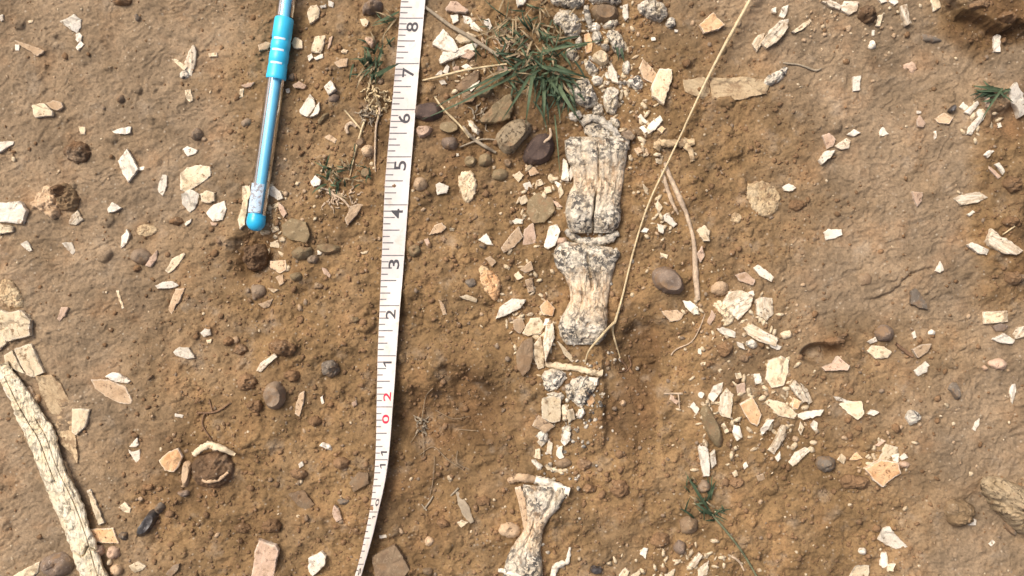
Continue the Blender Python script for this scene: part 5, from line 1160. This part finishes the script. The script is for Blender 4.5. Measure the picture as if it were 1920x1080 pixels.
# ---------------------------------------------------------------- pen
p0 = np.array([477.5, 433.0]); p1 = np.array([538.0, 0.0]); dv = (p1 - p0) / np.linalg.norm(p1 - p0)
RB = 0.0047
gl = [(s, G(*(p0 + dv * s / S / 1000 / 1)).z if False else G(*(p0 + dv * (s / (S * 1000)))).z) for s in range(0, 150, 4)]
ga = np.polyfit([a for a, _ in gl], [b for _, b in gl], 1); resid = sorted(b - np.polyval(ga, a) for a, b in gl)[-4]
zA = float(np.polyval(ga, 0)) + resid + RB - .0006; zB = float(np.polyval(ga, 120)) + resid + RB - .0006
A_ = P(p0[0], p0[1], zA); B_ = P(*(p0 + dv * (120 / (S * 1000))), zB)
pen = bpy.data.objects.new('pen', None); COL.objects.link(pen); pen.location = A_; pen.rotation_euler = (B_ - A_).to_track_quat('X', 'Z').to_euler(); pen.empty_display_size = .01
tag(pen, 'blue ballpoint pen with clear barrel lying beside the tape', 'pen')
def lathe(name, prof, mat, parent, seg=40, a0=0, a1=2 * math.pi, cap=True):
    V = []; F = []; full = abs(a1 - a0 - 2 * math.pi) < 1e-6; n = seg if full else seg + 1
    for s, r in prof:
        for k in range(n):
            a = a0 + (a1 - a0) * k / seg; V.append((s / 1000, r / 1000 * math.cos(a), r / 1000 * math.sin(a)))
    for i in range(len(prof) - 1):
        for k in range(seg if full else seg):
            k2 = (k + 1) % n; F.append((i * n + k, (i + 1) * n + k, (i + 1) * n + k2, i * n + k2))
    if cap and full: F.append(tuple(range(n))); F.append(tuple((len(prof) - 1) * n + k for k in range(n))[::-1])
    return obj(name, V, F, mat, parent, True, 35)
m, t, b_ = nodes_of('clear'); t.nodes.remove(b_); out = t.nodes['Material Output']
tr = t.nodes.new('ShaderNodeBsdfTransparent'); gl_ = t.nodes.new('ShaderNodeBsdfGlossy'); gl_.inputs['Roughness'].default_value = .08; lw = t.nodes.new('ShaderNodeLayerWeight'); lw.inputs[0].default_value = .35
tr_c = mix(t, ramp(t, lw.outputs['Facing'], .25, .95), (0.96, 0.96, 0.97), (0.50, 0.44, 0.44)); t.links.new(tr_c, tr.inputs[0])
ms = t.nodes.new('ShaderNodeMixShader'); t.links.new(ramp(t, lw.outputs['Fresnel'], 0, 1, .03, .7), ms.inputs[0]); t.links.new(tr.outputs[0], ms.inputs[1]); t.links.new(gl_.outputs[0], ms.inputs[2]); t.links.new(ms.outputs[0], out.inputs[0]); MATS['clear'] = m
plain_mat('bluegrip', (0.05, 0.56, 0.86), .35, .5, .06, 200); plain_mat('bluerefill', (0.17, 0.62, 0.90), .3, .5, .05, 200); plain_mat('bluecap', (0.03, 0.46, 0.78), .3, .5, .06, 200); plain_mat('glintwhite', (0.75, 0.84, 0.88), .35, .5, .05, 200)
rock_mat('worn', (0.60, 0.72, 0.80), (0.45, 0.62, 0.76), (0.30, 0.26, 0.26), speck=.7, dirt=.2, bumpd=.0001)
lathe('barrel', [(8.4, 4.55), (78.5, 4.62)], 'clear', pen, cap=False); lathe('barrel', [(110.4, 4.62), (134, 4.6)], 'clear', pen, cap=False)
lathe('refill', [(9, 0.3), (9, 2.5), (131, 2.45), (134, .8)], 'bluerefill', pen)
lathe('end_cap', [(0, .6), (.35, 2.1), (1.1, 3.3), (2.4, 4.3), (3.8, 4.75), (6.6, 4.75), (7.0, 4.55), (8.8, 4.5), (9.0, 4.1)], 'bluecap', pen)
lathe('label_sticker', [(9.2, 4.62), (24, 4.66)], 'worn', pen, 20, math.radians(20), math.radians(125), False)
grip = lathe('grip', [(78.2, 4.2), (78.3, 4.9), (79.0, 5.1), (80.5, 5.1), (80.9, 4.95), (84.5, 4.95), (85, 4.75), (87, 4.75), (87.4, 4.95), (91.4, 4.95), (91.9, 4.75), (93.6, 4.75), (94, 4.95), (97.4, 4.95), (97.8, 4.75), (99.2, 4.75), (99.7, 4.95), (109.2, 4.85), (109.9, 4.5), (110, 4.1)], 'bluegrip', pen)
for s in (86, 92.7, 98.5): lathe('grip_glint', [(s - .55, 4.78), (s - .4, 4.9), (s + .4, 4.9), (s + .55, 4.78)], 'glintwhite', grip, 20, math.radians(55), math.radians(128), False)  # painted highlights: pale arcs only along the top of the grip grooves
lathe('tip_cone', [(134, 4.6), (138, 4.2), (146, 1.6), (149, 1.0), (150.2, .4)], 'bluecap', pen)

# ---------------------------------------------------------------- loose crumbs that nobody could count
def crumbs(name, n, rfun, dens, mat, seed, attr=None, label=None, cat=None, flat=.75, thin=.5):
    r = np.random.RandomState(seed)
    ico = np.array([(0, 0, 1), (.894, 0, .447), (.276, .851, .447), (-.724, .526, .447), (-.724, -.526, .447), (.276, -.851, .447), (.724, .526, -.447), (-.276, .851, -.447), (-.894, 0, -.447), (-.276, -.851, -.447), (.724, -.526, -.447), (0, 0, -1)])
    fc = [(0, 1, 2), (0, 2, 3), (0, 3, 4), (0, 4, 5), (0, 5, 1), (1, 6, 2), (2, 7, 3), (3, 8, 4), (4, 9, 5), (5, 10, 1), (2, 6, 7), (3, 7, 8), (4, 8, 9), (5, 9, 10), (1, 10, 6), (6, 11, 7), (7, 11, 8), (8, 11, 9), (9, 11, 10), (10, 11, 6)]
    V = np.zeros((n * 12, 3)); k = 0
    while k < n:
        px, py = (r.uniform(-300, 2220), r.uniform(-280, 1360)) if n > 8000 else (r.uniform(-80, 2000), r.uniform(-70, 1150)); ii = int(np.searchsorted(XS, (px - 960) * S)); jj = int(np.searchsorted(YS, (540 - py) * S))
        if r.rand() > dens(px, py, float(loose[jj, ii])): continue
        rad = rfun(r) / 1000; x, y = XS[ii], YS[jj]; z = H_[jj, ii]
        a = r.rand() * 6.28; sc = np.array([1.0, r.uniform(thin, thin * 2), r.uniform(min(.45, flat * .7), flat)]); v = ico * (1 + r.uniform(-.28, .28, (12, 1))) * sc * rad
        v = np.c_[v[:, 0] * math.cos(a) - v[:, 1] * math.sin(a), v[:, 0] * math.sin(a) + v[:, 1] * math.cos(a), v[:, 2]]
        V[k * 12:(k + 1) * 12] = v + [x, y, z + rad * .12]; k += 1
    F = (np.array(fc)[None] + (np.arange(n) * 12)[:, None, None]).reshape(-1, 3)
    me = bpy.data.meshes.new(name); me.vertices.add(len(V)); me.vertices.foreach_set('co', V.astype(np.float32).ravel()); me.loops.add(F.size); me.loops.foreach_set('vertex_index', F.ravel().astype(np.int32))
    me.polygons.add(len(F)); me.polygons.foreach_set('loop_start', np.arange(0, F.size, 3, dtype=np.int32)); me.update(calc_edges=True); me.materials.append(MATS[mat])
    o = bpy.data.objects.new(name, me); COL.objects.link(o); tag(o, label, cat, None, 'stuff')
crumbs('dirt', 36000, lambda r: min(.14 + r.exponential(.25) + (r.rand() < .03) * r.uniform(.4, 1.6), 2.6), lambda x, y, l: .10 + .9 * l, 'clod', 31, label='countless fine crumbs of brown dirt over the loose soil', cat='dirt', flat=.9)
crumbs('gravel', 900, lambda r: min(.35 + r.exponential(.35), 1.7), lambda x, y, l: .08 + .9 * l, 'greybrown', 32, label='fine dull grit grains mixed in the soil', cat='gravel', flat=.9)
def bd(x, y, l):
    c = [(1000, 360, 60, 45), (1230, 400, 60, 60), (1390, 600, 90, 70), (1450, 800, 90, 60), (1290, 1045, 130, 25), (990, 560, 50, 60), (880, 130, 60, 60), (1180, 130, 60, 80), (500, 400, 40, 80), (1200, 230, 60, 60), (600, 350, 80, 80), (1650, 850, 50, 40), (1560, 40, 120, 50)]
    return min(1, .05 + sum(.8 * math.exp(-((x - a) / c_) ** 2 - ((y - b) / d) ** 2) for a, b, c_, d in c))
crumbs('bone_debris', 900, lambda r: min(.28 + r.exponential(.38), 1.9), bd, 'cream', 33, label='scattered pale crumbs of broken bone too small to count', cat='debris', flat=.6)
crumbs('rubble', 700, lambda r: min(.35 + r.exponential(.45), 2.2), bd, 'tan', 34, label='scattered tan crumbs of stone and bone among the shards', cat='rubble', flat=.7)

def bd2(x, y, l):
    cs = [(1385, 600, 60, 50), (1440, 770, 75, 65), (1330, 790, 40, 60), (990, 560, 40, 80), (1000, 370, 45, 40), (1240, 410, 30, 40), (1290, 1055, 100, 25), (510, 420, 25, 60), (1150, 120, 50, 90), (870, 130, 45, 50), (1200, 250, 40, 50), (1650, 860, 40, 30), (1830, 230, 30, 30), (1000, 640, 25, 50)]
    return min(1, sum(.9 * math.exp(-((x - a) / p) ** 2 - ((y - b) / d) ** 2) for a, b, p, d in cs))
def bd3(x, y, l):
    cx = 1120 - max(0, y - 700) * .35; return math.exp(-((x - cx) / 42) ** 2) * (1 if y < 270 or 660 < y < 900 else .22)
crumbs('bone_splinters', 520, lambda r: r.uniform(.7, 2.9), bd2, 'cream', 35, label='dense litter of small bone splinters between the larger shards', cat='debris', flat=.4, thin=.3)
crumbs('bone_grit', 420, lambda r: r.uniform(.4, 1.5), bd3, 'fossil', 36, label='pale and black bone grit packed along the column of toe bones', cat='debris', flat=.6, thin=.5)
